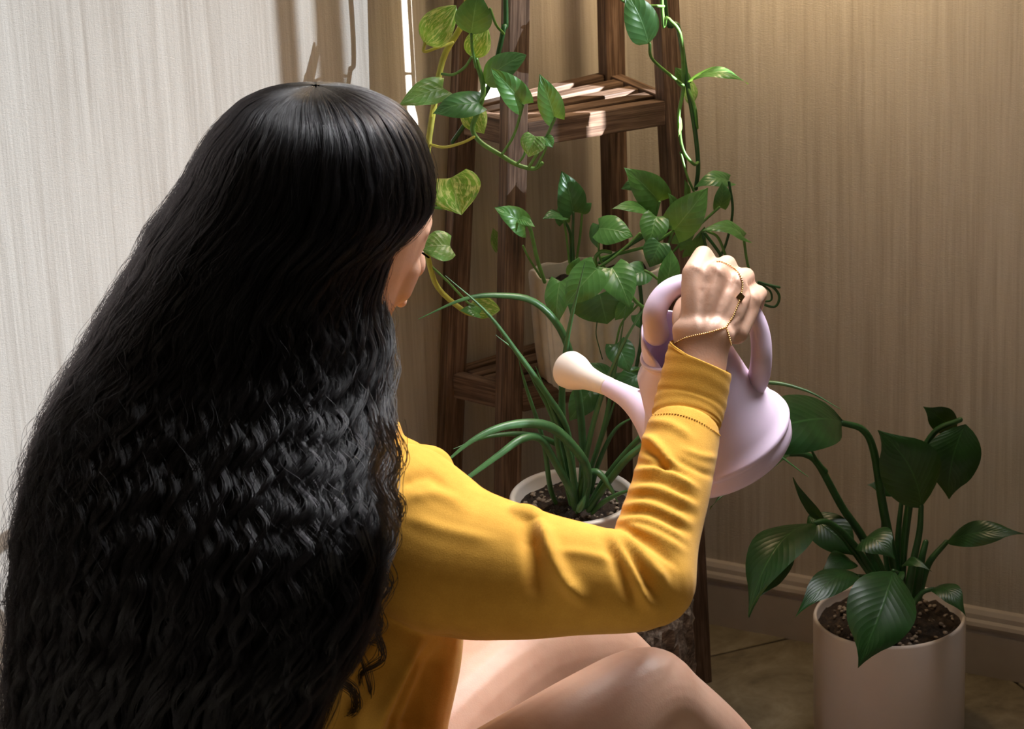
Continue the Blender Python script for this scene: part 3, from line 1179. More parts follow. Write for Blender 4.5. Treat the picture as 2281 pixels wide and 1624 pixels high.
pl = [  # base, tip, width px, distance, tip distance, material, normal, fold, bulge
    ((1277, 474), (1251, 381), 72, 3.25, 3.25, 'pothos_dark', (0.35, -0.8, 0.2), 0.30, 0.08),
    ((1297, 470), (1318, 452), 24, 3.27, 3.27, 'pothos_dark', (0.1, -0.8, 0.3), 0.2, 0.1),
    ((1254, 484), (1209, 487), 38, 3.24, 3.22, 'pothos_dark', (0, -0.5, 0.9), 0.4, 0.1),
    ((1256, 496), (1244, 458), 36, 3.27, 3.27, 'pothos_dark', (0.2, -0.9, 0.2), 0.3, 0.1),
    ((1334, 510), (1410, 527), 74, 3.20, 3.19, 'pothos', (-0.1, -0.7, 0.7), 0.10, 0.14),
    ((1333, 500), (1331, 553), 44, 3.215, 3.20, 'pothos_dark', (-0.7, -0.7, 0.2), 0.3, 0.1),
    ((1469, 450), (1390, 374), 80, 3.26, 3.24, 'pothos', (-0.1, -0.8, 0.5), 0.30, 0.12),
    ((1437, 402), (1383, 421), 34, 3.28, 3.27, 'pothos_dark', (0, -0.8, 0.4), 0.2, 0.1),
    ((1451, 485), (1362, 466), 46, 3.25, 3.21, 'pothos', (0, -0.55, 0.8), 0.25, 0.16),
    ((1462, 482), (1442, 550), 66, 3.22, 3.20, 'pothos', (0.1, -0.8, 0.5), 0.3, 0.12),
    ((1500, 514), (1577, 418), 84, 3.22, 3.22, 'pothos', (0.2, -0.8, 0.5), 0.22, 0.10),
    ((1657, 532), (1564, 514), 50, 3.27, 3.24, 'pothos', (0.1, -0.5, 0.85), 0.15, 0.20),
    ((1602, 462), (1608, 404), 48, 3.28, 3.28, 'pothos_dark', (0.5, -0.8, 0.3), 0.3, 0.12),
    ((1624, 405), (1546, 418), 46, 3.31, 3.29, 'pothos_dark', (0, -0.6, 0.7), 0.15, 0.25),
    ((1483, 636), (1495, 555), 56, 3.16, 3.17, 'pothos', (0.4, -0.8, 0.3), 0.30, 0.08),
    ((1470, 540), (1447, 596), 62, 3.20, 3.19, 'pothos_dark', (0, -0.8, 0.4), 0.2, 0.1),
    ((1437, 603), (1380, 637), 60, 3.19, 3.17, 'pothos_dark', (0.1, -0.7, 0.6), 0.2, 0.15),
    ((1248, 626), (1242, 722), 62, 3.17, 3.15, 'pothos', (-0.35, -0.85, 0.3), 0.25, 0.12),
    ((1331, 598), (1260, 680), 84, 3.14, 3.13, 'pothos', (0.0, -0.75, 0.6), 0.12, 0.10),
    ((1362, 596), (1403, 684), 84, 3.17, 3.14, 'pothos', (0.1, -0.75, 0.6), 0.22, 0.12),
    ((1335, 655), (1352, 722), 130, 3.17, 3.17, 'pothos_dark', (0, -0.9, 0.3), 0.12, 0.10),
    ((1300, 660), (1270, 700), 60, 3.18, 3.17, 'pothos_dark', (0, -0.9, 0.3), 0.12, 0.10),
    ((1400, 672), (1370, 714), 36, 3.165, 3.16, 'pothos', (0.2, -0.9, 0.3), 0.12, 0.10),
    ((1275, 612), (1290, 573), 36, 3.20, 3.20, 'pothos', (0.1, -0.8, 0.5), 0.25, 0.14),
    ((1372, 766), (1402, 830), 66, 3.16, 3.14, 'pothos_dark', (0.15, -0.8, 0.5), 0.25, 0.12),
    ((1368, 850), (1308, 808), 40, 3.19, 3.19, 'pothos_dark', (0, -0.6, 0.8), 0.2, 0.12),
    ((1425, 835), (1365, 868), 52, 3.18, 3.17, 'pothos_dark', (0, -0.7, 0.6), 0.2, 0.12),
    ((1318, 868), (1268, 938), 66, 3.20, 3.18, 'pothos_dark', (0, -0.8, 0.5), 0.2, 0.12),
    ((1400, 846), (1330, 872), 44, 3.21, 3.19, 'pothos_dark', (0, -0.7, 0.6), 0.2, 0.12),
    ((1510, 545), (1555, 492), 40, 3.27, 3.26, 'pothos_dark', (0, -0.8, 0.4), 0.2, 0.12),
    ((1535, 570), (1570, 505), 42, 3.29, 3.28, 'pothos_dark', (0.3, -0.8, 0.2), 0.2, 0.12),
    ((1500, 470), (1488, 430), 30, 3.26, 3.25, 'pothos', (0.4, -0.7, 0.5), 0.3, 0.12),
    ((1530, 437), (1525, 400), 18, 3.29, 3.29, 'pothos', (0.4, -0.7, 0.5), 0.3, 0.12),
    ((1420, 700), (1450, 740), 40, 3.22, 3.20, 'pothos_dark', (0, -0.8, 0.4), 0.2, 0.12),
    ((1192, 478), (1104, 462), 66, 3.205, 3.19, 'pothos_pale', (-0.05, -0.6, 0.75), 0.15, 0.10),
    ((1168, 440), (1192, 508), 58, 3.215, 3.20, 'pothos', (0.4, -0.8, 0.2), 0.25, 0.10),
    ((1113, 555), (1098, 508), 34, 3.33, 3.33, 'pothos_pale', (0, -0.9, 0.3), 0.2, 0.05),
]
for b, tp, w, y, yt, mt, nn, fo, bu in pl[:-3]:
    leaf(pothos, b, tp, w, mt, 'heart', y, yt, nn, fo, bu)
leaf(pothos, (1170, 508), (1101, 462), 60, 'pothos', 'heart', 3.205, 3.19, (0.0, -0.75, 0.65), 0.22, 0.14)
leaf(pothos, (1113, 555), (1098, 508), 30, 'pothos_pale', 'heart', 3.33, 3.33, (0, -0.9, 0.3), 0.2, 0.05)
leaf(pothos, (1150, 486), (1192, 506), 26, 'pothos', 'heart', 3.2, 3.185, (0.0, -0.5, 0.85), 0.1, 0.1)
SB = PLZ + hP * 0.85
for pts, r, mt, y in [
    ([(1213, 628), (1196, 575), (1181, 510), (1168, 495)], 7, 'stem', 3.215),
    ([(1205, 618), (1178, 575), (1165, 548)], 4, 'stem', 3.235),
    ([(1278, 580), (1276, 530), (1277, 474)], 5, 'stem_d', 3.245),
    ([(1284, 580), (1292, 525), (1297, 470)], 4.5, 'stem', 3.26),
    ([(1268, 585), (1262, 530), (1256, 490)], 4, 'stem', 3.25),
    ([(1272, 585), (1270, 520), (1254, 486)], 5, 'stem_d', 3.255),
    ([(1330, 600), (1326, 575), (1340, 560), (1360, 562)], 7, 'stem', 3.19),
    ([(1350, 600), (1335, 570), (1334, 512)], 4, 'stem', 3.2),
    ([(1335, 585), (1380, 560), (1440, 525), (1495, 500)], 6, 'stem_d', 3.22),
    ([(1340, 575), (1400, 560), (1450, 545), (1500, 515)], 6, 'stem', 3.225),
    ([(1345, 590), (1410, 540), (1452, 500), (1469, 450)], 5, 'stem', 3.24),
    ([(1440, 505), (1452, 485), (1437, 402)], 4, 'stem_d', 3.26),
    ([(1500, 514), (1490, 540), (1478, 570)], 5, 'stem', 3.22),
    ([(1331, 598), (1370, 570), (1400, 545), (1425, 520)], 5, 'stem', 3.18),
    ([(1437, 603), (1450, 610), (1470, 625), (1500, 640)], 5, 'stem', 3.17),
    ([(1395, 640), (1415, 670), (1440, 690), (1475, 720)], 7, 'stem', 3.16),
    ([(1425, 630), (1430, 690), (1428, 760), (1415, 830)], 7, 'stem_d', 3.19),
    ([(1500, 560), (1560, 500), (1602, 462)], 5, 'stem', 3.27),
    ([(1570, 520), (1600, 560), (1625, 600), (1650, 640)], 6, 'stem_d', 3.26),
    ([(1657, 532), (1662, 570), (1668, 600)], 5, 'stem', 3.26),
    ([(1575, 515), (1600, 530), (1620, 580)], 5, 'stem', 3.25),
    ([(1624, 405), (1632, 470), (1618, 540), (1600, 580)], 5, 'stem_d', 3.29),
    ([(1565, 520), (1580, 570), (1620, 650)], 5, 'stem_d', 3.27),
    ([(1700, 632), (1722, 640), (1736, 660), (1728, 682), (1706, 680), (1695, 668)], 5, 'stem_d', 3.22),
    ([(1690, 630), (1715, 648), (1718, 668), (1700, 672)], 4, 'stem_d', 3.22),
    ([(1690, 628), (1710, 634), (1736, 640)], 5, 'stem_d', 3.22),
    ([(1650, 640), (1670, 632), (1700, 632)], 5, 'stem_d', 3.23),
    ([(1372, 766), (1385, 720), (1420, 680)], 4, 'stem', 3.18),
    ([(1400, 830), (1440, 815), (1460, 790)], 4, 'stem', 3.18),
    ([(1318, 868), (1340, 850), (1372, 845), (1410, 820)], 4, 'stem', 3.2),
    ([(1275, 612), (1268, 620), (1262, 640)], 5, 'stem', 3.195),
]:
    stem(pothos, pts, r * 0.62, mt, y)
# hairline crack and stray root
stem(pothos, [(1330, 716), (1328, 745), (1335, 775), (1342, 800)], 1.2, 'stem_d', 3.158, name='root')

# ================================================================== TRAILING POTHOS (pot stands on the top shelf)
ctop = (leg['FL'](1.13) + leg['FR'](1.13) + leg['BL'](1.13) + leg['BR'](1.13)) / 4
trail = thing('trailing_pothos', 'trailing variegated pothos with long hanging vines draped over the plant stand', 'plant', (ctop[0], ctop[1], 1.1315))
prof = [(0.045, 0), (0.05, 0.004), (0.062, 0.09), (0.064, 0.1), (0.058, 0.1), (0.056, 0.088)]
v, f = pot_vf(ctop, 1.1315, prof, n=48)
part('pot', mesh('pot', v, f), 'white_pot', trail)
part('soil', soil_me(ctop, 1.1315 + 0.088, 0.056, 0.056, 9, 0.002), 'soil', trail)
top_s = np.array([ctop[0], ctop[1], 1.22])


def vine(pts, r, mat, start_top=True):
    q = [P(*p) for p in pts]
    if start_top:
        lip = q[0].copy()
        lip[2] = 1.245
        d = (lip - top_s) * np.array([1, 1, 0])
        q = [top_s, top_s + d * 0.55 + np.array([0, 0, 0.05]), top_s + d * 0.97 + np.array([0, 0, -0.01])] + q
    s = pxm(q[-1])
    tube('vine', q, [r / s, r / s, r * 0.8 / s], mat, trail, n=60, ring=9)


vine([(1040, -40, 3.225), (1030, 50, 3.22), (988, 128, 3.21), (966, 240, 3.20), (952, 340, 3.19), (945, 440, 3.19), (942, 510, 3.185), (953, 572, 3.18), (975, 640, 3.18), (1030, 690, 3.18), (1052, 700, 3.18)], 7, 'stem_y')
vine([(1058, -60, 3.205), (1052, 20, 3.20), (1052, 100, 3.19), (1076, 190, 3.18), (1068, 240, 3.175), (1052, 285, 3.17), (1070, 316, 3.165), (1115, 345, 3.16), (1150, 366, 3.16), (1188, 376, 3.16), (1207, 364, 3.16)], 6, 'stem')
vine([(1126, 0, 3.24), (1122, 60, 3.235), (1112, 110, 3.23), (1090, 190, 3.22), (1040, 270, 3.22), (1008, 316, 3.22)], 6, 'stem_d')
vine([(1480, 0, 3.31), (1510, 60, 3.31), (1530, 180, 3.30), (1548, 290, 3.30), (1555, 370, 3.30), (1550, 420, 3.30)], 6, 'stem_d')
vine([(1474, 10, 3.29), (1488, 40, 3.29), (1516, 80, 3.29), (1522, 190, 3.30), (1512, 260, 3.29), (1520, 330, 3.29), (1545, 365, 3.29), (1556, 360, 3.3)], 4.5, 'stem')
for pts, r, mt in [
    ([(1008, 95, 3.205), (975, 106, 3.20), (945, 115, 3.20), (946, 97, 3.20)], 5, 'stem_y'),
    ([(1050, 76, 3.17), (1052, 110, 3.18), (1060, 150, 3.18)], 4.5, 'stem'),
    ([(1092, 20, 3.21), (1105, 55, 3.21), (1122, 75, 3.23)], 4.5, 'stem'),
    ([(985, 165, 3.20), (1010, 166, 3.19), (1035, 150, 3.18), (1050, 128, 3.175)], 4.5, 'stem'),
    ([(958, 322, 3.19), (990, 328, 3.18), (1030, 318, 3.17), (1056, 305, 3.165)], 4.5, 'stem_y'),
    ([(1079, 183, 3.18), (1076, 215, 3.17), (1066, 227, 3.165)], 4, 'stem'),
    ([(1117, 346, 3.16), (1145, 300, 3.15), (1165, 234, 3.145)], 4.5, 'stem'),
    ([(1150, 367, 3.16), (1165, 350, 3.15), (1172, 330, 3.15)], 4, 'stem'),
    ([(1176, 376, 3.16), (1210, 320, 3.15), (1236, 263, 3.145)], 5, 'stem'),
    ([(1192, 376, 3.16), (1212, 340, 3.15), (1220, 312, 3.145)], 4, 'stem'),
    ([(946, 460, 3.185), (980, 464, 3.18), (1018, 464, 3.175)], 4.5, 'stem'),
    ([(950, 525, 3.185), (970, 538, 3.18), (985, 545, 3.175)], 4, 'stem'),
    ([(958, 590, 3.18), (1000, 630, 3.175), (1040, 672, 3.17), (1055, 680, 3.17)], 4, 'stem'),
    ([(963, 270, 3.20), (962, 245, 3.19), (985, 200, 3.18)], 4, 'stem_y'),
    ([(1447, 97, 3.26), (1452, 130, 3.27), (1490, 165, 3.28), (1522, 190, 3.29)], 5, 'stem'),
    ([(1385, 0, 3.25), (1410, 10, 3.26), (1478, 14, 3.29)], 5, 'stem'),
    ([(1530, 190, 3.30), (1548, 240, 3.29), (1553, 285, 3.3)], 5, 'stem'),
    ([(1516, 340, 3.29), (1530, 390, 3.28), (1545, 425, 3.28)], 4, 'stem'),
]:
    stem(trail, pts, r * 0.72, mt, name='petiole')
tl = [
    ((946, 97), (1016, 12), 82, 3.20, 3.20, 'pothos_var', (-0.1, -0.8, 0.4), 0.16, 0.08, 'oval'),
    ((1050, 76), (1064, -16), 84, 3.17, 3.17, 'pothos_dark', (0.0, -0.8, 0.5), 0.18, 0.10, 'oval'),
    ((1052, 128), (1082, 52), 60, 3.185, 3.185, 'pothos_var', (0.1, -0.9, 0.3), 0.20, 0.08, 'oval'),
    ((1079, 183), (1172, 122), 74, 3.18, 3.17, 'pothos_dark', (0.1, -0.7, 0.7), 0.12, 0.12, 'oval'),
    ((1165, 234), (1094, 152), 64, 3.145, 3.14, 'pothos', (0.1, -0.8, 0.4), 0.35, 0.10, 'heart'),
    ((1236, 263), (1202, 165), 58, 3.145, 3.14, 'pothos', (0.1, -0.9, 0.2), 0.30, 0.08, 'heart'),
    ((988, 196), (890, 234), 66, 3.18, 3.16, 'pothos_pale', (0.0, -0.75, 0.6), 0.22, 0.10, 'heart'),
    ((1068, 229), (963, 254), 70, 3.16, 3.15, 'pothos_dark', (0.1, -0.7, 0.75), 0.10, 0.12, 'heart'),
    ((1046, 246), (1078, 298), 60, 3.18, 3.175, 'pothos_var', (0.1, -0.9, 0.3), 0.2, 0.08, 'heart'),
    ((1192, 303), (1178, 350), 58, 3.145, 3.14, 'pothos_pale', (0.0, -0.85, 0.4), 0.25, 0.10, 'heart'),
    ((1216, 306), (1231, 329), 28, 3.145, 3.14, 'pothos', (0.2, -0.8, 0.3), 0.3, 0.08, 'heart'),
    ((1003, 396), (1028, 479), 122, 3.17, 3.155, 'pothos_var', (0.05, -0.8, 0.5), 0.30, 0.12, 'heart'),
    ((1003, 548), (934, 554), 76, 3.175, 3.165, 'pothos_pale', (0.05, -0.7, 0.65), 0.16, 0.10, 'heart'),
    ((1048, 680), (1114, 690), 52, 3.19, 3.20, 'pothos_var', (0.0, -0.8, 0.3), 0.15, 0.08, 'oval'),
    ((1068, 700), (1024, 692), 30, 3.17, 3.165, 'pothos', (0.0, -0.6, 0.7), 0.3, 0.2, 'heart'),
    ((1444, 97), (1395, -16), 88, 3.26, 3.255, 'pothos_dark', (0.25, -0.8, 0.5), 0.22, 0.10, 'oval'),
    ((1531, 182), (1667, 187), 36, 3.29, 3.27, 'pothos', (0.05, -0.45, 0.9), 0.25, 0.22, 'lance'),
    ((1530, 187), (1540, 240), 62, 3.385, 3.38, 'pothos_pale', (0.75, -0.5, 0.5), 0.2, 0.10, 'heart'),
    ((1528, 187), (1504, 150), 36, 3.305, 3.31, 'pothos', (0.3, -0.9, 0.2), 0.2, 0.08, 'heart'),
    ((1514, 258), (1512, 304), 13, 3.285, 3.285, 'pothos_pale', (0.8, -0.6, 0.2), 0.5, 0.05, 'lance'),
]
for b, tp, w, y, yt, mt, nn, fo, bu, kd in tl:
    leaf(trail, b, tp, w, mt, kd, y, yt, nn, fo, bu)

# ================================================================== PEACE LILY
LR = P(1981, 1368, 3.20)
rl = 169 / pxm(LR)
LH = LR[2]
lily = thing('potted_peace_lily', 'dark green peace lily in a plain white cylindrical pot on the floor by the baseboard', 'plant', (LR[0], LR[1], 0))
prof = [(rl * 0.93, 0.0), (rl * 0.985, 0.004), (rl, 0.014), (rl, LH - 0.003), (rl - 0.0012, LH), (rl - 0.004, LH), (rl - 0.005, LH - 0.003), (rl - 0.006, LH - 0.03)]
v, f = pot_vf(LR, 0.0, prof, n=80)
part('pot', mesh('pot', v, f), 'lily_pot', lily)
part('soil', soil_me(LR, LH - 0.014, rl - 0.0045, rl - 0.0045, 4, 0.003), 'soil', lily)
pebbles(lily, LR, LH - 0.012, rl - 0.012, rl - 0.012, 130, 0.0015, 0.004, 8)
lil = [  # base, tip, width, y, yt, normal, fold, bulge, side
    ((1876, 942), (1588, 1010), 150, 3.16, 3.02, (0.0, -0.75, 0.65), 0.10, 0.16, 0.0),
    ((1760, 1010), (1582, 1132), 58, 3.18, 3.06, (-0.4, -0.7, 0.55), 0.18, 0.10, 0.0),
    ((1812, 1166), (1667, 1374), 128, 3.12, 3.00, (-0.55, -0.7, 0.5), 0.18, 0.20, 0.0),
    ((1800, 1150), (1912, 1242), 90, 3.20, 3.16, (0.1, -0.8, 0.6), 0.15, 0.14, 0.0),
    ((1760, 1190), (1690, 1330), 70, 3.17, 3.10, (0.3, -0.9, 0.0), 0.12, 0.10, 0.0),
    ((1922, 1206), (1994, 1246), 92, 3.14, 3.09, (0.1, -0.7, 0.65), 0.15, 0.30, 0.0),
    ((1913, 1284), (1768, 1380), 76, 3.10, 3.00, (-0.2, -0.6, 0.75), 0.12, 0.20, 0.0),
    ((1900, 1256), (1825, 1280), 60, 3.17, 3.11, (0, -0.6, 0.8), 0.15, 0.2, 0.0),
    ((1990, 1272), (1911, 1488), 158, 3.08, 2.98, (0.1, -0.75, 0.6), 0.13, 0.14, 0.0),
    ((2052, 1130), (1955, 958), 140, 3.17, 3.17, (0.0, -0.9, 0.2), 0.12, 0.06, -0.10),
    ((2150, 945), (2114, 1112), 130, 3.22, 3.20, (0.2, -0.8, 0.5), 0.15, 0.16, -0.12),
    ((2130, 955), (2056, 906), 60, 3.25, 3.24, (0.0, -0.9, 0.2), 0.2, 0.08, 0.0),
    ((2108, 1208), (2283, 1190), 62, 3.20, 3.16, (0.0, -0.65, 0.75), 0.12, 0.16, 0.0),
    ((2078, 1312), (2152, 1374), 58, 3.16, 3.10, (0.1, -0.6, 0.75), 0.1, 0.28, 0.0),
    ((2010, 1262), (2076, 1274), 26, 3.12, 3.08, (0.0, -0.6, 0.75), 0.2, 0.25, 0.0),
    ((1998, 1098), (1930, 1080), 40, 3.25, 3.24, (0.0, -0.7, 0.7), 0.2, 0.14, 0.0),
    ((1838, 1162), (1766, 1063), 26, 3.14, 3.13, (0.3, -0.8, 0.4), 0.5, 0.06, 0.10),
    ((1985, 1275), (2010, 1300), 40, 3.11, 3.07, (0.1, -0.8, 0.5), 0.2, 0.10, 0.0),
]
for b, tp, w, y, yt, nn, fo, bu, sd_ in lil:
    leaf(lily, b, tp, w, 'lily', 'lance', y, yt, nn, fo, bu, 0.15, sd_)
for pts, r in [
    ([(1876, 942, 3.16), (1921, 957, 3.17), (1946, 1003, 3.18), (1967, 1130, 3.19), (1993, 1262, 3.19), (2000, 1320, 3.19)], (9, 15)),
    ([(1757, 1011, 3.18), (1795, 1013, 3.18), (1825, 1038, 3.185), (1876, 1130, 3.19), (1926, 1206, 3.19), (1965, 1310, 3.18)], (8, 13)),
    ([(1812, 1166, 3.12), (1845, 1164, 3.13), (1900, 1210, 3.15), (1970, 1315, 3.17)], (8, 10)),
    ([(2052, 1128, 3.17), (2048, 1186, 3.17), (2033, 1257, 3.17), (2020, 1330, 3.17)], (8, 12)),
    ([(2139, 935, 3.22), (2080, 965, 3.23), (2040, 1050, 3.23), (2015, 1200, 3.22), (2005, 1320, 3.21)], (8, 13)),
    ([(2108, 1208, 3.20), (2068, 1257, 3.19), (2045, 1330, 3.18)], (8, 12)),
    ([(2078, 1312, 3.16), (2055, 1320, 3.16), (2035, 1345, 3.16)], (6, 8)),
    ([(2062, 1208, 3.19), (2052, 1250, 3.18), (2040, 1330, 3.18)], (9, 12)),
    ([(2010, 1100, 3.22), (2000, 1200, 3.21), (1998, 1320, 3.20)], (6, 11)),
    ([(2025, 1120, 3.2), (2015, 1220, 3.19), (2008, 1320, 3.19)], (5, 10)),
    ([(1913, 1284, 3.10), (1950, 1290, 3.12), (1985, 1330, 3.15)], (7, 9)),
    ([(1922, 1206, 3.14), (1950, 1235, 3.15), (1990, 1320, 3.16)], (6, 8)),
    ([(1990, 1272, 3.08), (2005, 1285, 3.11), (2010, 1330, 3.15)], (7, 9)),
    ([(1966, 1150, 3.21), (1970, 1220, 3.21), (1985, 1320, 3.2)], (5, 8)),
    ([(1838, 1162, 3.14), (1880, 1200, 3.15), (1960, 1310, 3.17)], (6, 9)),
    ([(1806, 1000, 3.17), (1822, 1030, 3.18), (1838, 1050, 3.185)], (3, 8)),
]:
    q = [P(*p) for p in pts]
    s = pxm(q[0])
    tube('stem', q, [r[0] / s * 0.75, r[1] / s * 0.85], 'stem_d', lily, ring=9)

# ================================================================== THE PERSON
HIP = P(600, 1900, 2.34)
person = thing('person', 'woman with long curly black hair in a mustard sweatshirt, seated, holding up the watering can', 'person', (HIP[0], HIP[1], 0))


def Q(lst):
    return [P(a[0], a[1], a[2]) for a in lst]


def R3(lst, i=3):
    return [a[i] for a in lst]


def limb(lst, ref=(0, -1, 0), n=40, ring=28):
    """lst of (u, v, y, half width [, half depth])"""
    A = [a[3] for a in lst]
    B = [a[4] if len(a) > 4 else a[3] for a in lst]
    return loft_vf(Q(lst), A, B, ref, n, ring)


def wlimb(pts, A, B=None, ref=(0, -1, 0), n=30, ring=24):
    return loft_vf(pts, A, B, ref, n, ring)


LAT = np.array([0.64, -0.77, 0.0])      # shoulder line, towards her right
FACE_H = np.array([0.77, 0.64, 0.0])

# ---- head frame
HC = P(763, 500, 2.63)
hd, pt = math.radians(53), math.radians(20)
HF = np.array([math.sin(hd) * math.cos(pt), math.cos(hd) * math.cos(pt), -math.sin(pt)])
HU = nrm(np.array([0, 0, 1.0]) - HF * HF[2])
HR = np.cross(HF, HU)


def H(f, r, u):
    return HC + (HF * f + HR * r + HU * u) * 0.90


secs = [(.104, -.010, .030, .028), (.088, -.012, .062, .050), (.055, -.011, .086, .068), (.015, -.008, .094, .075), (-.02, -.003, .090, .073), (-.055, .008, .078, .066), (-.085, .028, .058, .054), (-.105, .045, .038, .038), (-.116, .056, .022, .024)]
skin = []
skin.append(wlimb([H(c, 0, u) for u, c, _, _ in secs], [s[2] for s in secs], [s[3] for s in secs], HF, 36, 36))
skin.append(wlimb([H(.090, 0, .012), H(.099, 0, -.012), H(.107, 0, -.032), H(.097, 0, -.042)], [.008, .009, .0105, .008], [.007, .0075, .0115, .009], HF, 16, 16))
for s in (-1, 1):
    skin.append(wlimb([H(.058, s * .043, -.030), H(.056, s * .042, -.052)], [.0175, .016], None, HF, 10, 16))       # cheek
    skin.append(wlimb([H(.068, s * .030, -.002), H(.067, s * .036, -.003)], [.0140, .0135], None, HF, 10, 16))   # lowered lid
    skin.append(wlimb([H(.082, s * .012, .020), H(.077, s * .034, .022), H(.062, s * .056, .012)], [.010, .009, .007], None, HF, 12, 12))  # brow
    skin.append(wlimb([H(-.004, s * .074, .012), H(-.010, s * .083, .002), H(-.004, s * .078, -.030)], [.012, .016, .010], [.005, .006, .005], HF, 12, 14))  # ear
skin.append(wlimb([H(.084, -.020, -.070), H(.093, 0, -.067), H(.084, .020, -.070)], [.006, .009, .006], None, HU, 14, 14))   # mouth
skin.append(wlimb([H(.074, -.010, -.104), H(.078, 0, -.104), H(.074, .010, -.104)], [.012, .015, .012], None, HU, 10, 14))   # chin
NECK0 = H(-.022, 0, -.05)
NECK1 = P(748, 1000, 2.56)
skin.append(wlimb([NECK0, (NECK0 + NECK1) / 2 + HF * 0.004, NECK1, NECK1 + np.array([-0.01, -0.03, -0.08])], [.056, .052, .060, .07], None, HF, 24, 28))

TORSO = [(748, 1005, 2.57, .070, .065), (762, 1075, 2.565, .125, .085), (765, 1190, 2.565, .128, .10), (738, 1390, 2.535, .146, .112), (690, 1570, 2.49, .150, .118), (640, 1780, 2.44, .160, .126), (605, 2050, 2.38, .172, .135), (590, 2300, 2.34, .178, .135)]
skin.append(loft_vf(Q(TORSO), [a[3] * 0.86 for a in TORSO], [a[4] * 0.84 for a in TORSO], LAT, 60, 36))
pel = P(585, 2330, 2.30)
pel[2] = max(pel[2], 0.125)
skin.append(wlimb([pel - LAT * 0.07, pel + LAT * 0.07], [.105, .105], None, (0, 0, 1), 12, 28))

# ---- legs
RLEG = [(720, 2120, 2.33, .088), (930, 1935, 2.34, .084), (1150, 1768, 2.385, .071), (1330, 1622, 2.435, .056), (1432, 1552, 2.47, .0465), (1480, 1582, 2.495, .0455), (1600, 1694, 2.56, .0455), (1740, 1870, 2.65, .042), (1880, 2050, 2.735, .031), (1905, 2085, 2.75, .031)]
skin.append(limb(RLEG, n=70))
LLEG = [(720, 1960, 2.50, .088), (900, 1740, 2.56, .082), (1120, 1530, 2.67, .068), (1270, 1478, 2.735, .056), (1345, 1482, 2.765, .048), (1395, 1530, 2.79, .046), (1500, 1680, 2.83, .046), (1590, 1830, 2.86, .040), (1680, 1965, 2.89, .031)]
skin.append(limb(LLEG, n=70))
for leg_, d in ((RLEG, np.array([0.80, 0.60, 0])), (LLEG, np.array([0.86, 0.5, 0]))):
    an = P(*leg_[-1][:3])
    an0 = np.array([an[0], an[1], max(0.045, min(an[2], 0.07))])
    lat_ = np.array([-d[1], d[0], 0])
    heel = np.array([an[0], an[1], 0.033]) - d * 0.030
    skin.append(wlimb([an, an0], [.031, .034], None, d, 8, 20))
    skin.append(wlimb([heel, heel + d * 0.06 + np.array([0, 0, 0.008]), heel + d * 0.13, heel + d * 0.185 + np.array([0, 0, -0.012])], [.032, .040, .028, .017], [.030, .034, .040, .036], (0, 0, 1), 20, 24))
    for k in range(5):
        b0 = heel + d * (0.178 - 0.004 * k) + lat_ * (-0.026 + 0.0135 * k) + np.array([0, 0, -0.016])
        skin.append(wlimb([b0, b0 + d * (0.030 - 0.003 * k)], [.0105 if k else .0125, .009], None, (0, 0, 1), 8, 12))

# ---- right forearm and hand
ARMY = [(1450, 1310, 2.41, .034), (1490, 1100, 2.485, .031), (1535, 925, 2.557, .027), (1556, 830, 2.578, .0255, .021), (1562, 778, 2.588, .0265, .0185), (1566, 740, 2.592, .030, .0165)]
skin.append(limb(ARMY, (1, 0, 0), 40, 28))
hand = []
WR = (1565, 755, 2.592)
MCP = {'index': (1546, 612, 2.624), 'middle': (1593, 612, 2.623), 'ring': (1637, 632, 2.627), 'little': (1672, 668, 2.634)}
PIP = {'index': (1566, 569, 2.660), 'middle': (1619, 590, 2.664), 'ring': (1661, 616, 2.666), 'little': (1690, 654, 2.666)}
DIP = {'index': (1582, 588, 2.700), 'middle': (1629, 612, 2.702), 'ring': (1662, 642, 2.701), 'little': (1686, 680, 2.697)}
TIPF = {'index': (1580, 628, 2.714), 'middle': (1620, 652, 2.716), 'ring': (1650, 678, 2.713), 'little': (1670, 706, 2.708)}
rad = {'index': (.0118, .0122, .0098, .0085, .0072), 'middle': (.0118, .0118, .0098, .0085, .0072), 'ring': (.0115, .0112, .0092, .0080, .0070), 'little': (.0112, .0105, .0085, .0072, .0062)}
wrs = {'index': (1540, 750, 2.592), 'middle': (1558, 750, 2.590), 'ring': (1576, 752, 2.592), 'little': (1594, 758, 2.597)}
for k in MCP:
    r = rad[k]
    m0 = wrs[k]
    mid = tuple((np.array(m0) * 0.45 + np.array(MCP[k]) * 0.55))
    mid = (mid[0], mid[1], mid[2] - 0.002)
    hand.append(wlimb(Q([m0, mid, MCP[k]]), [.0100, r[0] * .97, r[1]], None, (0, -1, 0), 20, 18))
    hand.append(wlimb(Q([MCP[k], PIP[k]]), [r[1], r[2]], None, (0, -1, 0), 10, 16))
    hand.append(wlimb(Q([PIP[k], DIP[k]]), [r[2], r[3]], None, (0, 0, 1), 10, 16))
    hand.append(wlimb(Q([DIP[k], TIPF[k]]), [r[3], r[4]], None, (0, 0, 1), 10, 16))
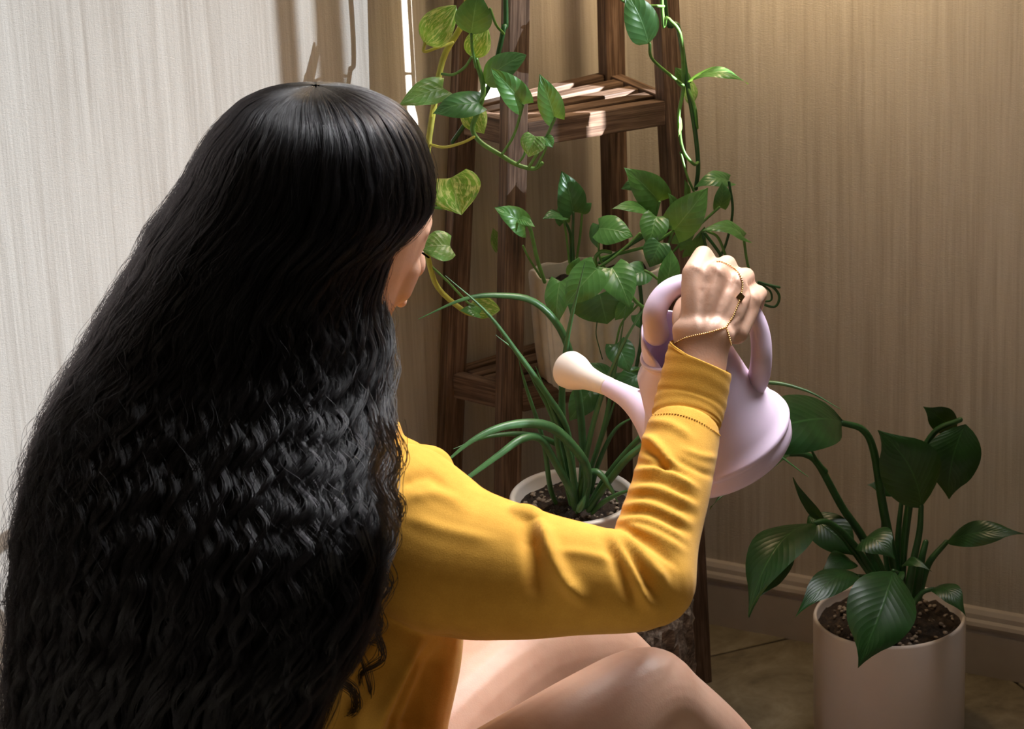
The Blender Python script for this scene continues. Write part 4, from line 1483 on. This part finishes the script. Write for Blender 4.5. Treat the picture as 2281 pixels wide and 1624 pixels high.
# palm slab and thumb root
hand.append(wlimb(Q([(1566, 765, 2.594), (1580, 715, 2.606), (1602, 655, 2.624), (1612, 632, 2.632)]), [.0255, .030, .031, .028], [.0130, .0130, .0125, .010], (1, -0.25, 0), 24, 28))
hand.append(wlimb(Q([(1640, 740, 2.606), (1662, 690, 2.630), (1672, 672, 2.636)]), [.012, .0125, .0105], None, (1, 0, 0), 14, 16))   # heel below the little finger
hand.append(wlimb(Q([(1540, 755, 2.604), (1528, 705, 2.638), (1536, 668, 2.690)]), [.0145, .0138, .0112], None, (1, 0, 0), 18, 16))
hand.append(wlimb(Q([(1536, 668, 2.690), (1556, 655, 2.718), (1590, 660, 2.730)]), [.0112, .0098, .0078], None, (1, 0, 0), 14, 16))
skin += hand
# ---- left arm and hand, resting on the far thigh behind the raised arm
LSH = P(775, 1090, 2.56) - LAT * 0.135
LEL = P(800, 1345, 2.80)
LWR = P(985, 1372, 2.80)
skin.append(wlimb([LSH, LEL, LWR], [.042, .036, .024], None, (0, 0, 1), 30, 22))
LHD = nrm(P(1100, 1400, 2.79) - LWR)
lh = LWR + LHD * 0.045
skin.append(wlimb([LWR, lh, LWR + LHD * 0.085], [.012, .014, .011], [.024, .036, .036], (0, 0, 1), 16, 20))
lx = nrm(np.cross(LHD, [0, 0, 1]))
for k in range(4):
    b0 = LWR + LHD * 0.082 + lx * (-0.028 + 0.0185 * k)
    ln = (0.066, 0.074, 0.070, 0.055)[k]
    skin.append(wlimb([b0, b0 + LHD * ln * 0.55 + np.array([0, 0, -0.003]), b0 + LHD * ln + np.array([0, 0, -0.016])], [.0092, .0085, .0065], None, (0, 0, 1), 14, 14))
skin.append(wlimb([LWR + LHD * 0.02 + lx * -0.026, LWR + LHD * 0.05 + lx * -0.05 + np.array([0, 0, -0.008]), LWR + LHD * 0.08 + lx * -0.055 + np.array([0, 0, -0.014])], [.012, .010, .008], None, (0, 0, 1), 14, 14))

bme = remesh('body', join_vf(skin), 0.0026, 2)
sculpt(bme, [
    # knuckles and the hollows between them
    ([(1547, 600), (1552, 592)], 13, .0016), ([(1596, 606), (1602, 600)], 12, .0016), ([(1641, 628), (1646, 624)], 11, .0014), ([(1676, 664), (1680, 660)], 10, .0012),
    ([(1574, 640), (1592, 590)], 7, -.0020), ([(1620, 650), (1636, 606)], 6, -.0018), ([(1655, 670), (1668, 640)], 6, -.0015),
    # tendons of the back of the hand
    ([(1548, 612), (1550, 680), (1554, 735)], 8, .0012), ([(1594, 615), (1580, 680), (1566, 740)], 7, .0010), ([(1636, 635), (1608, 695), (1580, 745)], 7, .0010),
    ([(1570, 620), (1566, 690), (1560, 735)], 9, -.0014), ([(1612, 640), (1594, 700), (1574, 745)], 8, -.0010),
    # wrist creases
    ([(1625, 715), (1650, 700)], 5, -.0010), ([(1632, 735), (1656, 712)], 5, -.0008),
    # knee cap and shin
    ([(1430, 1450), (1500, 1490)], 40, .002), ([(1540, 1560), (1640, 1660)], 30, .001),
])
body = part('body', bme, 'skin', person)
# ---- eyes, lashes, lips
for s in (-1, 1):
    lv = [H(.0865 - .010 * t * t, s * (.020 + .026 * t), -.010 - .003 * math.sin(t * 3.14)) for t in np.linspace(0, 1, 8)]
    v1 = lv + [p + HF * 0.010 - HU * 0.004 for p in lv] + [p + HF * 0.004 - HU * 0.0015 for p in lv]
    ff = []
    for i in range(7):
        ff += [(i, i + 1, 16 + i + 1, 16 + i), (16 + i, 16 + i + 1, 8 + i + 1, 8 + i)]
    part('eyelashes', mesh('eyelashes', v1, ff), 'lash', person)
    bv = [H(.0885 - .014 * t * t, s * (.014 + .032 * t), .024 + .004 * math.sin(t * 2.6)) for t in np.linspace(0, 1, 7)]
    tube('eyebrow', bv, [.0018, .0030, .0014], 'lash', person, 16, 8)
tube('lips', [H(.084, -.021, -.071), H(.0965, 0, -.068), H(.084, .021, -.071)], [.002, .0048, .002], 'lip', person, 16, 10)

# ---- sweatshirt
SLEEVE_U = [(880, 1170, 2.485, .078), (1000, 1244, 2.455, .073), (1150, 1276, 2.425, .062), (1290, 1290, 2.405, .0515), (1400, 1300, 2.40, .045), (1448, 1296, 2.405, .042)]
SLEEVE_F = [(1448, 1296, 2.405, .042), (1462, 1205, 2.440, .0395), (1494, 1090, 2.485, .0370), (1514, 1000, 2.525, .0358), (1521, 970, 2.538, .0350), (1526, 950, 2.546, .0330)]
sh = [loft_vf(Q(TORSO), [a[3] for a in TORSO], [a[4] for a in TORSO], LAT, 70, 44)]
sh.append(limb(SLEEVE_U, (0, 0, 1), 50, 40))
sh.append(loft_vf(Q(SLEEVE_F), [a[3] for a in SLEEVE_F], None, (1, 0, 0), 60, 40, True, 0.25))
# gathered cloth on the front of the shoulder and the fold over the upper arm
sh.append(wlimb(Q([(850, 1075, 2.52), (915, 1046, 2.53), (966, 1036, 2.535), (986, 1068, 2.525), (1000, 1120, 2.50)]), [.034, .025, .0175, .014, .015], None, (0, 0, 1), 30, 20))
sh.append(wlimb(Q([(860, 1060, 2.52), (800, 1030, 2.56)]), [.03, .035], None, (0, 0, 1), 12, 20))
sh.append(wlimb(Q([(1120, 1172, 2.43), (1170, 1160, 2.425), (1215, 1190, 2.415)]), [.014, .016, .012], None, (0, 0, 1), 16, 16))
sh.append(wlimb([LSH + LAT * 0.02, LSH, LEL, LWR], [.075, .066, .052, .036], None, (0, 0, 1), 40, 28))
sme = remesh('sweatshirt', join_vf(sh), 0.0028, 3)
folds = [
    ([(1366, 1183), (1413, 1219), (1458, 1268), (1490, 1310)], 15, .0055),
    ([(1358, 1192), (1392, 1236), (1420, 1292), (1438, 1335), (1462, 1352)], 12, .0065),
    ([(1372, 1196), (1408, 1246), (1440, 1300), (1462, 1330)], 12, -.0060),
    ([(1345, 1190), (1378, 1262), (1402, 1320), (1420, 1350)], 15, -.0062),
    ([(1385, 1180), (1450, 1215), (1510, 1262)], 10, -.0035),
    ([(1390, 1168), (1455, 1190), (1525, 1230)], 10, .0032),
    ([(1176, 1165), (1186, 1230), (1195, 1300), (1200, 1350)], 20, -.0105),
    ([(1197, 1155), (1222, 1225), (1255, 1290), (1300, 1338)], 17, .0115),
    ([(1235, 1230), (1290, 1232), (1370, 1250)], 12, .0022),
    ([(890, 1085), (950, 1060), (1000, 1090)], 14, -.0035),
    ([(905, 1110), (970, 1100), (1040, 1130)], 14, .0025),
    ([(900, 1150), (990, 1180), (1100, 1205)], 14, .0018),
    ([(1427, 974), (1458, 986), (1494, 1032), (1510, 1050)], 10, .0050),
    ([(1430, 1000), (1462, 1018), (1490, 1052)], 8, -.0045),
    ([(1440, 940), (1490, 945), (1540, 975)], 10, .0030),
    ([(1412, 1048), (1480, 1050), (1552, 1088)], 8, .0036),
    ([(1412, 1030), (1470, 1034), (1530, 1062)], 7, -.0034),
    ([(1405, 1070), (1470, 1072), (1548, 1110)], 7, -.0030),
    ([(1400, 1090), (1465, 1090), (1550, 1128)], 8, .0030),
    ([(1395, 1108), (1455, 1108), (1545, 1148)], 7, -.0028),
    ([(1388, 1126), (1450, 1126), (1540, 1168)], 8, .0030),
    ([(1380, 1144), (1445, 1143), (1535, 1186)], 7, -.0028),
    ([(1372, 1162), (1440, 1160), (1530, 1205)], 8, .0030),
    ([(1500, 1020), (1560, 1050), (1592, 1062)], 7, -.0020),
    ([(1520, 1000), (1560, 1015), (1598, 1020)], 7, .0018),
    ([(965, 1432), (920, 1520), (862, 1640)], 16, -.012),
    ([(1000, 1432), (958, 1530), (905, 1650)], 26, -.016),
    ([(935, 1440), (890, 1530), (835, 1640)], 18, .006),
    ([(830, 1440), (760, 1530), (720, 1640)], 24, .005),
    ([(790, 1430), (730, 1520), (690, 1620)], 22, -.005),
]
sculpt(sme, folds)
shirt = part('sweatshirt', sme, 'shirt', person)
# ---- shorts under the hem
so_ = [limb([(a_[0], a_[1], a_[2], a_[3] + .006) for a_ in RLEG[:1]] + [(850, 2010, 2.335, .090)], n=30), limb([(a_[0], a_[1], a_[2], a_[3] + .006) for a_ in LLEG[:1]] + [(800, 1865, 2.53, .088)], n=30), wlimb([pel - LAT * 0.07, pel + LAT * 0.07], [.112, .112], None, (0, 0, 1), 12, 28)]
part('shorts', remesh('shorts', join_vf(so_), 0.005, 3), 'shorts', person)
# ---- ribbed cuff: an open tube with a turned edge
CUFF = [(1527, 946, 2.549, .0322), (1531, 925, 2.556, .0334), (1540, 890, 2.566, .0338), (1550, 845, 2.574, .0330), (1558, 806, 2.581, .0322), (1560, 798, 2.582, .0318)]
cs = spline(np.column_stack([np.array(Q(CUFF)), [a[3] for a in CUFF]]), 30)
cc, rr_ = cs[:, :3], cs[:, 3]
t_, e1_, e2_ = frames(cc, (1, 0, 0))
ring = 64
vs, fs = [], []
tilt = 0.24
for layer in range(2):
    order = range(30) if layer == 0 else range(29, -1, -1)
    for i in order:
        for j in range(ring):
            a = 2 * math.pi * j / ring
            r = rr_[i] - (0.0022 if layer else 0)
            wr_ = 0.0007 * math.sin(i * 1.5 + 1.6 * math.sin(a * 2 + 1)) * (1 if layer == 0 else 0) * (0.4 + 0.6 * max(0, math.cos(a - 2.2)))
            p = cc[i] + e1_[i] * (r + wr_) * math.cos(a) + e2_[i] * (r + wr_) * 0.86 * math.sin(a)
            p = p - t_[i] * math.cos(a) * r * tilt * (i / 29) ** 1.2
            if i in (0,) and layer == 0:
                p = p - (p - cc[i]) * 0.05
            vs.append(p)
N2 = 60
for i in range(N2 - 1):
    for j in range(ring):
        k = (j + 1) % ring
        fs.append((i * ring + j, i * ring + k, (i + 1) * ring + k, (i + 1) * ring + j))
part('cuff', mesh('cuff', vs, fs), 'shirt', shirt)
# stitch line just below the cuff seam
bpy.context.view_layer.update()


def surf(obj, u, v, off=0.0):
    """first point of obj on the sight line (u, v) - used to lay jewellery and stitches on the surface"""
    mw = obj.matrix_world
    inv = mw.inverted()
    o_ = inv @ Vector(CAM)
    d_ = (inv.to_3x3() @ Vector(ray(u, v))).normalized()
    hit, n_, i_, dist = bv_cache[obj.name].ray_cast(o_, d_)
    if hit is None:
        return None
    return np.array(mw @ hit) + np.array(n_) * off


bv_cache = {}
for o_ in (body, shirt):
    bv_cache[o_.name] = BVHTree.FromPolygons([v.co.copy() for v in o_.data.vertices], [tuple(p.vertices) for p in o_.data.polygons])

lst = []
bm = bmesh.new()
bmesh.ops.create_icosphere(bm, subdivisions=1, radius=1)
ICO = (np.array([v.co[:] for v in bm.verts]), [tuple(v.index for v in f.verts) for f in bm.faces])
bm.free()
for line in ([(1449, 925), (1500, 922), (1550, 936), (1590, 960), (1604, 972)],):
    pp = spline(line, 34)
    for (u, v) in pp:
        h = surf(shirt, u, v, 0.0004)
        if h is not None:
            lst.append((ICO[0] * np.array([0.0011, 0.0011, 0.0006]) + h, ICO[1]))
if lst:
    st = part('stitching', mesh('stitching', *join_vf(lst)), 'shirt', shirt)

# ---- gold hand chain
lst = []
chain_lines = [
    [(1497, 768), (1530, 752), (1575, 742), (1617, 730)],
    [(1617, 730), (1624, 752), (1629, 780), (1628, 806)],
    [(1617, 730), (1632, 705), (1643, 680), (1648, 666)],
    [(1650, 658), (1653, 635), (1648, 615), (1636, 600), (1620, 590), (1605, 584), (1598, 584)],
]
for cl in chain_lines:
    pp = spline(cl, 200)
    d = np.concatenate([[0], np.cumsum(np.linalg.norm(np.diff(pp, axis=0), axis=1))])
    nb = int(d[-1] / 4.6)
    last = None
    for s in np.linspace(0, d[-1], nb + 1):
        u, v = np.interp(s, d, pp[:, 0]), np.interp(s, d, pp[:, 1])
        h = surf(body, u, v, 0.0007)
        if h is not None:
            lst.append((ICO[0] * 0.00105 + h, ICO[1]))
brace_o = surf(body, 1617, 730, 0.001)
brace = thing('hand_chain', 'fine gold hand chain with a diamond pendant across the back of the raised hand', 'bracelet', brace_o)
part('chain', mesh('chain', *join_vf(lst)), 'gold', brace)
pc_ = surf(body, 1648, 663, 0.0016)
pn = nrm(CAM - pc_)
pu = nrm(np.array([0, 0, 1]) - pn * pn[2])
pr_ = np.cross(pu, pn)
pv = []
for dz in (0.0006, -0.0006):
    for a in ((0, 1.15), (1, 0.1), (0.15, -1.1), (-1, 0.0)):
        pv.append(pc_ + pr_ * a[0] * 0.0043 + pu * a[1] * 0.0043 + pn * dz)
part('pendant', mesh('pendant', pv, [(0, 3, 2, 1), (4, 5, 6, 7), (0, 1, 5, 4), (1, 2, 6, 5), (2, 3, 7, 6), (3, 0, 4, 7)]), 'gold', brace, False)

# ================================================================== HAIR
rows = [  # v, left u, right u, distance left, distance right, half depth
    (190, 694, 712, 2.64, 2.64, .004), (198, 618, 782, 2.64, 2.64, .045), (222, 560, 848, 2.64, 2.64, .072), (255, 525, 893, 2.64, 2.64, .094), (310, 482, 928, 2.635, 2.64, .112),
    (380, 446, 948, 2.63, 2.635, .122), (450, 405, 948, 2.625, 2.63, .128), (505, 362, 914, 2.62, 2.62, .13), (560, 338, 862, 2.61, 2.605, .128), (650, 284, 838, 2.60, 2.585, .122),
    (750, 230, 852, 2.585, 2.56, .115), (850, 172, 846, 2.56, 2.525, .108), (950, 122, 852, 2.535, 2.48, .10), (1050, 92, 850, 2.51, 2.435, .095), (1150, 70, 858, 2.485, 2.395, .09),
    (1250, 58, 835, 2.46, 2.365, .085), (1350, 50, 826, 2.44, 2.345, .08), (1450, 42, 784, 2.42, 2.33, .075), (1550, 30, 735, 2.41, 2.32, .07), (1700, 18, 690, 2.39, 2.305, .065), (1850, 20, 640, 2.37, 2.29, .05)]
rv = np.array(rows, float)
NT_ = len(rows)
Lp = np.array([P(r[1], r[0], r[3]) for r in rows])
Rp = np.array([P(r[2], r[0], r[4]) for r in rows])
Cp = (Lp + Rp) / 2
Xp = (Rp - Lp) / 2
Bp = rv[:, 5]
# arclength parameter of the mass
cum = np.concatenate([[0], np.cumsum(np.linalg.norm(np.diff(Cp, axis=0), axis=1) + 0.25 * np.abs(np.diff(np.linalg.norm(Xp, axis=1))))])
LEN = cum[-1]
kk = np.linspace(0, LEN, 400)


def dense(a):
    sp = spline(np.column_stack([cum, a]) if a.ndim > 1 else np.column_stack([cum, a[:, None]]), 800)
    o = np.argsort(sp[:, 0])
    sp = sp[o]
    return np.column_stack([np.interp(kk, sp[:, 0], sp[:, i]) for i in range(1, sp.shape[1])])


Cd, Xd, Bd = dense(Cp), dense(Xp), dense(Bp)[:, 0]
back = np.array([0.0, -1.0, 0.12])
back /= np.linalg.norm(back)


def envelope(tau, phi, rho):
    """tau in metres along the mass; arrays broadcast"""
    f = np.clip(tau / LEN, 0, 1) * 399
    i = np.clip(f.astype(int), 0, 398)
    w = (f - i)[..., None]
    c = Cd[i] * (1 - w) + Cd[i + 1] * w
    x = Xd[i] * (1 - w) + Xd[i + 1] * w
    b = (Bd[i] * (1 - w[..., 0]) + Bd[i + 1] * w[..., 0])
    cp, sp = np.cos(phi), np.sin(phi)
    # superellipse so that the back of the mass is broad
    cpp = np.sign(cp) * np.abs(cp) ** 0.9
    spp = np.sign(sp) * np.abs(sp) ** 0.9
    return c + (rho * cpp)[..., None] * x + (rho * spp * b)[..., None] * back


# inner mass, so that no light comes through
nr, ns = 90, 48
tt = np.linspace(0.014, LEN * 0.97, nr)
vs = []
for t in tt:
    ph = np.linspace(0, 2 * np.pi, ns, endpoint=False)
    k = 0.86 - 0.10 * (t / LEN)
    lump = 1 + 0.03 * np.sin(ph * 9 + t * 30) + 0.03 * np.sin(ph * 5 - t * 45)
    e = envelope(np.full(ns, t), ph, k * lump)
    # pull the lower right of the core in: only loose locks hang there
    fr = np.clip((t - 0.52 * LEN) / (0.3 * LEN), 0, 1)
    cx = e.mean(0)
    right = np.clip(np.cos(ph), 0, 1)[:, None]
    e = e - (e - cx) * right * fr * 0.30
    vs.append(e)
vs = np.vstack(vs)
fs = []
for i in range(nr - 1):
    for j in range(ns):
        k = (j + 1) % ns
        fs.append((i * ns + j, i * ns + k, (i + 1) * ns + k, (i + 1) * ns + j))
fs.append(tuple(range(ns))[::-1])
fs.append(tuple((nr - 1) * ns + j for j in range(ns)))
hair = part('hair', mesh('hair', vs, fs), 'haircore', person)

hr = np.random.default_rng(11)
NPT = 64


def strands(nclump, per, tau_end, rho_rng, phi_rng, amp0, amp1, lam_rng, spread, frizz, radius, phi_fn=None, tau0_rng=(0.0, 0.006)):
    ph_c = hr.uniform(phi_rng[0], phi_rng[1], nclump) if phi_fn is None else phi_fn(nclump)
    rho_c = hr.uniform(rho_rng[0], rho_rng[1], nclump)
    te_c = hr.uniform(tau_end[0], tau_end[1], nclump) * LEN
    # neighbouring locks wave nearly in step
    lam = (lam_rng[0] + (lam_rng[1] - lam_rng[0]) * (0.5 + 0.3 * np.sin(5 * ph_c))) * (1 + hr.normal(0, 0.022, nclump))
    phs = 2.5 * np.sin(3 * ph_c + 1) + 1.6 * np.sin(8 * ph_c + 2) + hr.normal(0, 0.55, nclump)
    ampk = hr.uniform(0.6, 1.35, nclump)
    t0_c = hr.uniform(tau0_rng[0], tau0_rng[1], nclump)
    drift = hr.normal(0, 0.10, nclump)
    n = nclump * per
    ci = np.repeat(np.arange(nclump), per)
    g = np.linspace(0, 1, NPT)[None, :]
    te = te_c[ci] * hr.uniform(0.90, 1.03, n)
    t0 = t0_c[ci] + hr.uniform(0, 0.008, n)
    tau = t0[:, None] + (te - t0)[:, None] * g
    rel = tau / LEN
    so_ = hr.normal(0, 1, n)
    ro_ = hr.normal(0, 1, n)
    grow = 0.35 + 0.65 * np.clip(rel * 2, 0, 1)
    # lanes fan out on the crown and hug a clump lower down
    phi = ph_c[ci][:, None] + drift[ci][:, None] * rel + (so_ * spread)[:, None] * (1.6 - 0.6 * np.clip(rel * 2.5, 0, 1))
    rho = rho_c[ci][:, None] + (ro_ * 0.010)[:, None] * grow
    w = 2 * np.pi * tau / lam[ci][:, None] + phs[ci][:, None] + hr.normal(0, 0.14, n)[:, None]
    amp = (amp0 + (amp1 - amp0) * np.clip((rel - 0.02) / 0.50, 0, 1)) * ampk[ci][:, None]
    base = envelope(tau, phi, rho)
    tang = envelope(tau, phi + 0.03, rho) - base
    tang /= np.linalg.norm(tang, axis=-1)[..., None] + 1e-9
    outw = envelope(tau, phi, rho + 0.03) - base
    outw /= np.linalg.norm(outw, axis=-1)[..., None] + 1e-9
    pos = base + tang * (amp * 0.85 * np.sin(w))[..., None] + outw * (amp * 0.30 * np.cos(w))[..., None]
    # individual frizz
    f1 = hr.uniform(0, 6.28, n)[:, None]
    f2 = hr.uniform(40, 110, n)[:, None]
    fz = frizz * hr.uniform(0.2, 1.4, n)[:, None] * np.clip(rel * 3, 0, 1)
    pos = pos + tang * (fz * np.sin(tau * f2 + f1))[..., None] + outw * (fz * np.cos(tau * f2 * 0.83 + f1 * 2))[..., None]
    rad_ = radius * np.where(g < 0.8, 1.0, 1 - (g - 0.8) / 0.2 * 0.75) * np.ones((n, 1))
    return pos, rad_


TWO = 2 * np.pi
sets = [
    strands(520, 34, (0.72, 1.0), (0.86, 1.02), (0, TWO), .0006, .0046, (.046, .060), 0.011, .0006, .00029),
    strands(260, 26, (0.55, 0.95), (0.95, 1.06), (0, TWO), .0008, .0056, (.044, .058), 0.009, .0009, .00027),
    # loose curly locks down the right and left outlines
    strands(40, 24, (0.66, 0.95), (0.96, 1.07), None, .0010, .0095, (.055, .085), 0.010, .0012, .00026, lambda n: hr.normal(0.25, 0.40, n)),
    strands(60, 20, (0.55, 1.0), (0.97, 1.10), None, .0012, .0080, (.035, .065), 0.014, .0025, .00022, lambda n: hr.normal(np.pi - 0.1, 0.35, n)),
    # flyaways
    strands(360, 2, (0.25, 0.9), (1.0, 1.09), (0, TWO), .0015, .0070, (.03, .09), 0.10, .004, .00013),
    strands(160, 3, (0.35, 0.9), (1.02, 1.14), None, .0015, .0080, (.03, .07), 0.10, .005, .00014, lambda n: hr.normal(np.pi, 0.4, n)),
]


def lock(poly, y0, y1, n, spread, radius=.00028):
    """one loose curl that follows its own path down over the shirt"""
    pp = np.array([P(u, v, y0 + 0.03 + (y1 - y0) * i / (len(poly) - 1)) for i, (u, v) in enumerate(poly)])
    cc_ = spline(pp, NPT)
    g = np.linspace(0, 1, NPT)
    o = hr.normal(0, 1, (n, 1, 3)) * spread
    tap = (1.15 - 0.75 * g)[None, :, None]
    q = cc_[None] + o * tap + hr.normal(0, 1, (n, 1, 3)) * 0.0015 * np.sin(g * hr.uniform(6, 16) + hr.uniform(0, 6))[None, :, None]
    r = np.tile(radius * np.where(g < 0.8, 1, 1 - (g - 0.8) / 0.2 * 0.8), (n, 1))
    return q, r


for poly, y0, y1, n, sp in [
    ([(845, 1120), (872, 1190), (850, 1250), (868, 1300), (838, 1350), (850, 1400), (818, 1440)], 2.31, 2.34, 26, .0035),
    ([(800, 1180), (828, 1280), (806, 1340), (842, 1420), (850, 1470), (806, 1500), (800, 1530)], 2.30, 2.35, 24, .0028),
    ([(735, 1240), (752, 1350), (722, 1420), (742, 1500), (786, 1540), (790, 1580), (755, 1600)], 2.29, 2.34, 40, .0040),
    ([(690, 1300), (712, 1400), (684, 1480), (705, 1560), (668, 1640)], 2.28, 2.31, 40, .0045),
    ([(770, 1230), (790, 1330), (765, 1400), (800, 1450), (826, 1540), (812, 1610)], 2.30, 2.36, 12, .0022),
    ([(820, 1230), (800, 1300), (830, 1370), (812, 1420), (858, 1440)], 2.30, 2.35, 14, .0025),
    ([(640, 1400), (672, 1480), (640, 1560), (665, 1640)], 2.27, 2.29, 40, .0045),
    ([(860, 950), (888, 1020), (868, 1080), (892, 1130), (880, 1180)], 2.33, 2.33, 40, .0045),
    ([(835, 930), (850, 1000), (832, 1060), (858, 1130), (846, 1200)], 2.34, 2.32, 40, .0045),
    ([(110, 1040), (70, 1120), (28, 1190), (34, 1250), (46, 1300), (20, 1340), (-10, 1342)], 2.44, 2.40, 14, .0026),
    ([(150, 930), (92, 1020), (62, 1110), (84, 1180), (52, 1260)], 2.49, 2.42, 22, .0040),
    ([(870, 760), (884, 830), (868, 900), (890, 970)], 2.55, 2.42, 16, .0030),
]:
    sets.append(lock(poly, y0, y1, n, sp))
pos = np.concatenate([s[0].reshape(-1, 3) for s in sets])
rads = np.concatenate([s[1].reshape(-1) for s in sets])
ncur = len(pos) // NPT
hc = bpy.data.hair_curves.new('hair_strands')
hc.add_curves([NPT] * ncur)
hc.attributes['position'].data.foreach_set('vector', pos.astype(np.float32).ravel())
ra = hc.attributes.get('radius') or hc.attributes.new('radius', 'FLOAT', 'POINT')
ra.data.foreach_set('value', rads.astype(np.float32))
hc.materials.append(M['hair'])
ho = bpy.data.objects.new('hair_strands', hc)
C.objects.link(ho)
ho.parent = hair
off = Vector((0, 0, 0))
p_ = hair
while p_ is not None:
    off += p_.location
    p_ = p_.parent
ho.location = -off
ho['kind'] = 'stuff'

# ================================================================== WATERING CAN
CB = P(1612, 1014, 2.70)          # base centre
CT = P(1508, 770, 2.675)          # mouth centre
cax = nrm(CT - CB)
cH = np.linalg.norm(CT - CB)
SP_DIR = P(1300, 880, 2.86) - P(1600, 940, 2.69)
cx_ = nrm(SP_DIR - np.dot(SP_DIR, cax) * cax)
cy_ = np.cross(cax, cx_)
can = thing('watering_can', 'lilac plastic watering can with a cream rose, tipped over the round white pot', 'watering can', CB)
RB = 168 / pxm(CB)
RT = 80 / pxm(CT)


def lathe_local(prof, n=72, shear=0.0):
    vs, fs = [], []
    for r, z in prof:
        for j in range(n):
            a = 2 * math.pi * j / n
            vs.append(CB + cx_ * r * math.cos(a) + cy_ * r * math.sin(a) + cax * (z + shear * r * math.cos(a)))
    for i in range(len(prof) - 1):
        for j in range(n):
            k = (j + 1) % n
            fs.append((i * n + j, i * n + k, (i + 1) * n + k, (i + 1) * n + j))
    fs.append(tuple(range(n))[::-1])
    fs.append(tuple((len(prof) - 1) * n + j for j in range(n)))
    return np.array(vs), fs


h_ = cH
prof = [(RB * .86, .0), (RB * .93, .001), (RB * .975, .005), (RB * .995, .012), (RB * .99, .018), (RB * .985, .0205), (RB * 1.02, .0225), (RB * 1.035, .0255), (RB * 1.02, .0285), (RB * .975, .0305), (RB * .93, .040), (RB * .84, .058), (RB * .74, .076), (RB * .655, h_ * .84), (RT * 1.05, h_ * .93), (RT * 1.03, h_ * .955), (RT * 1.10, h_ * .965), (RT * 1.12, h_ * .985), (RT * 1.06, h_), (RT * .98, h_ * .995), (RT * .96, h_ * .95), (RT * 1.0, h_ * .86), (RB * .80, .055), (RB * .86, .012)]
part('can_body', mesh('can_body', *lathe_local(prof)), 'can', can)
# hood around the front of the mouth
vs, fs = [], []
HN, HM = 36, 10
for layer in (0, 1):
    for i in range(HN + 1):
        a = -1.75 + 3.5 * i / HN
        for j in range(HM + 1):
            t = j / HM
            top = 0.034 * math.cos(a / 1.75 * math.pi / 2) ** 0.7
            z = h_ * 0.975 + top * t
            r = RT * (1.03 - 0.10 * t - 0.16 * t * t * math.cos(a / 1.75 * math.pi / 2)) - 0.0022 * layer
            vs.append(CB + cx_ * r * math.cos(a) + cy_ * r * math.sin(a) + cax * z)
K = (HN + 1) * (HM + 1)
for layer in (0, 1):
    for i in range(HN):
        for j in range(HM):
            q = (i * (HM + 1) + j, (i + 1) * (HM + 1) + j, (i + 1) * (HM + 1) + j + 1, i * (HM + 1) + j + 1)
            fs.append(tuple(x + layer * K for x in (q if not layer else q[::-1])))
for i in range(HN):
    a_, b_ = i * (HM + 1) + HM, (i + 1) * (HM + 1) + HM
    fs.append((a_, b_, b_ + K, a_ + K))
part('hood', mesh('hood', vs, fs), 'can', can)
# handle: an arch over the mouth held in the fist
HY = 2.656
hp = [(1462, 742, 2.668), (1458, 700, 2.664), (1474, 664, 2.670), (1502, 640, 2.676), (1545, 630, 2.682), (1595, 638, 2.684), (1640, 660, 2.684), (1676, 700, 2.680), (1693, 745, 2.676), (1696, 795, 2.672), (1690, 840, 2.678), (1678, 868, 2.684)]
hr_ = [30, 28, 27, 25, 23, 22, 22, 23, 24, 25, 26, 24]
hq = Q(hp)
sc = pxm(hq[5])
v, f = loft_vf(hq, [r / sc for r in hr_], [r / sc * 0.95 for r in hr_], (0, -1, 0), 90, 28)
part('handle', mesh('handle', v, f), 'can', can)
# spout with its web and the cream rose
spo = [(1500, 985, 2.695), (1448, 922, 2.735), (1400, 886, 2.775), (1352, 860, 2.815)]
q = Q(spo)
sc = pxm(q[1])
v, f = loft_vf(q, [66 / sc, 44 / sc, 27 / sc, 21 / sc], None, (0, -1, 0), 40, 28)
part('spout', mesh('spout', v, f), 'can', can)
web = [P(1424, 869, 2.755), P(1492, 838, 2.705), P(1500, 930, 2.700), P(1440, 912, 2.742)]
wn = nrm(np.cross(web[1] - web[0], web[2] - web[0]))
wv = [p + wn * 0.0022 for p in web] + [p - wn * 0.0022 for p in web]
part('web', mesh('web', wv, [(0, 1, 2, 3), (7, 6, 5, 4), (0, 4, 5, 1), (1, 5, 6, 2), (2, 6, 7, 3), (3, 7, 4, 0)]), 'can', can, False)
ro = Q([(1357, 862, 2.811), (1330, 851, 2.834), (1306, 841, 2.853), (1292, 835, 2.864), (1280, 829, 2.873), (1268, 823, 2.882)])
sc = pxm(ro[2])
rr2 = [21, 23, 28, 35, 41, 43]
c = spline(np.column_stack([ro, np.array(rr2) / sc]), 40)
t_, e1_, e2_ = frames(c[:, :3], (0, -1, 0))
vs, fs = [], []
n = 40
seq = [(i, 0.0) for i in range(40)] + [(39, -0.02), (39, -0.06)]
rings = []
for i in range(40):
    rings.append((c[i, :3], c[i, 3]))
for k in range(1, 7):
    a = k / 6 * math.pi / 2
    rings.append((c[39, :3] + t_[39] * 0.009 * math.sin(a), c[39, 3] * (math.cos(a) * 0.98 + 0.005)))
for cen, r in rings:
    for j in range(n):
        a = 2 * math.pi * j / n
        vs.append(cen + e1_[39] * r * math.cos(a) + e2_[39] * r * math.sin(a))
for i in range(len(rings) - 1):
    for j in range(n):
        k = (j + 1) % n
        fs.append((i * n + j, i * n + k, (i + 1) * n + k, (i + 1) * n + j))
fs.append(tuple(range(n))[::-1])
fs.append(tuple((len(rings) - 1) * n + j for j in range(n)))
part('rose', mesh('rose', vs, fs), 'rose', can, True, 'cream sprinkler rose at the spout tip')
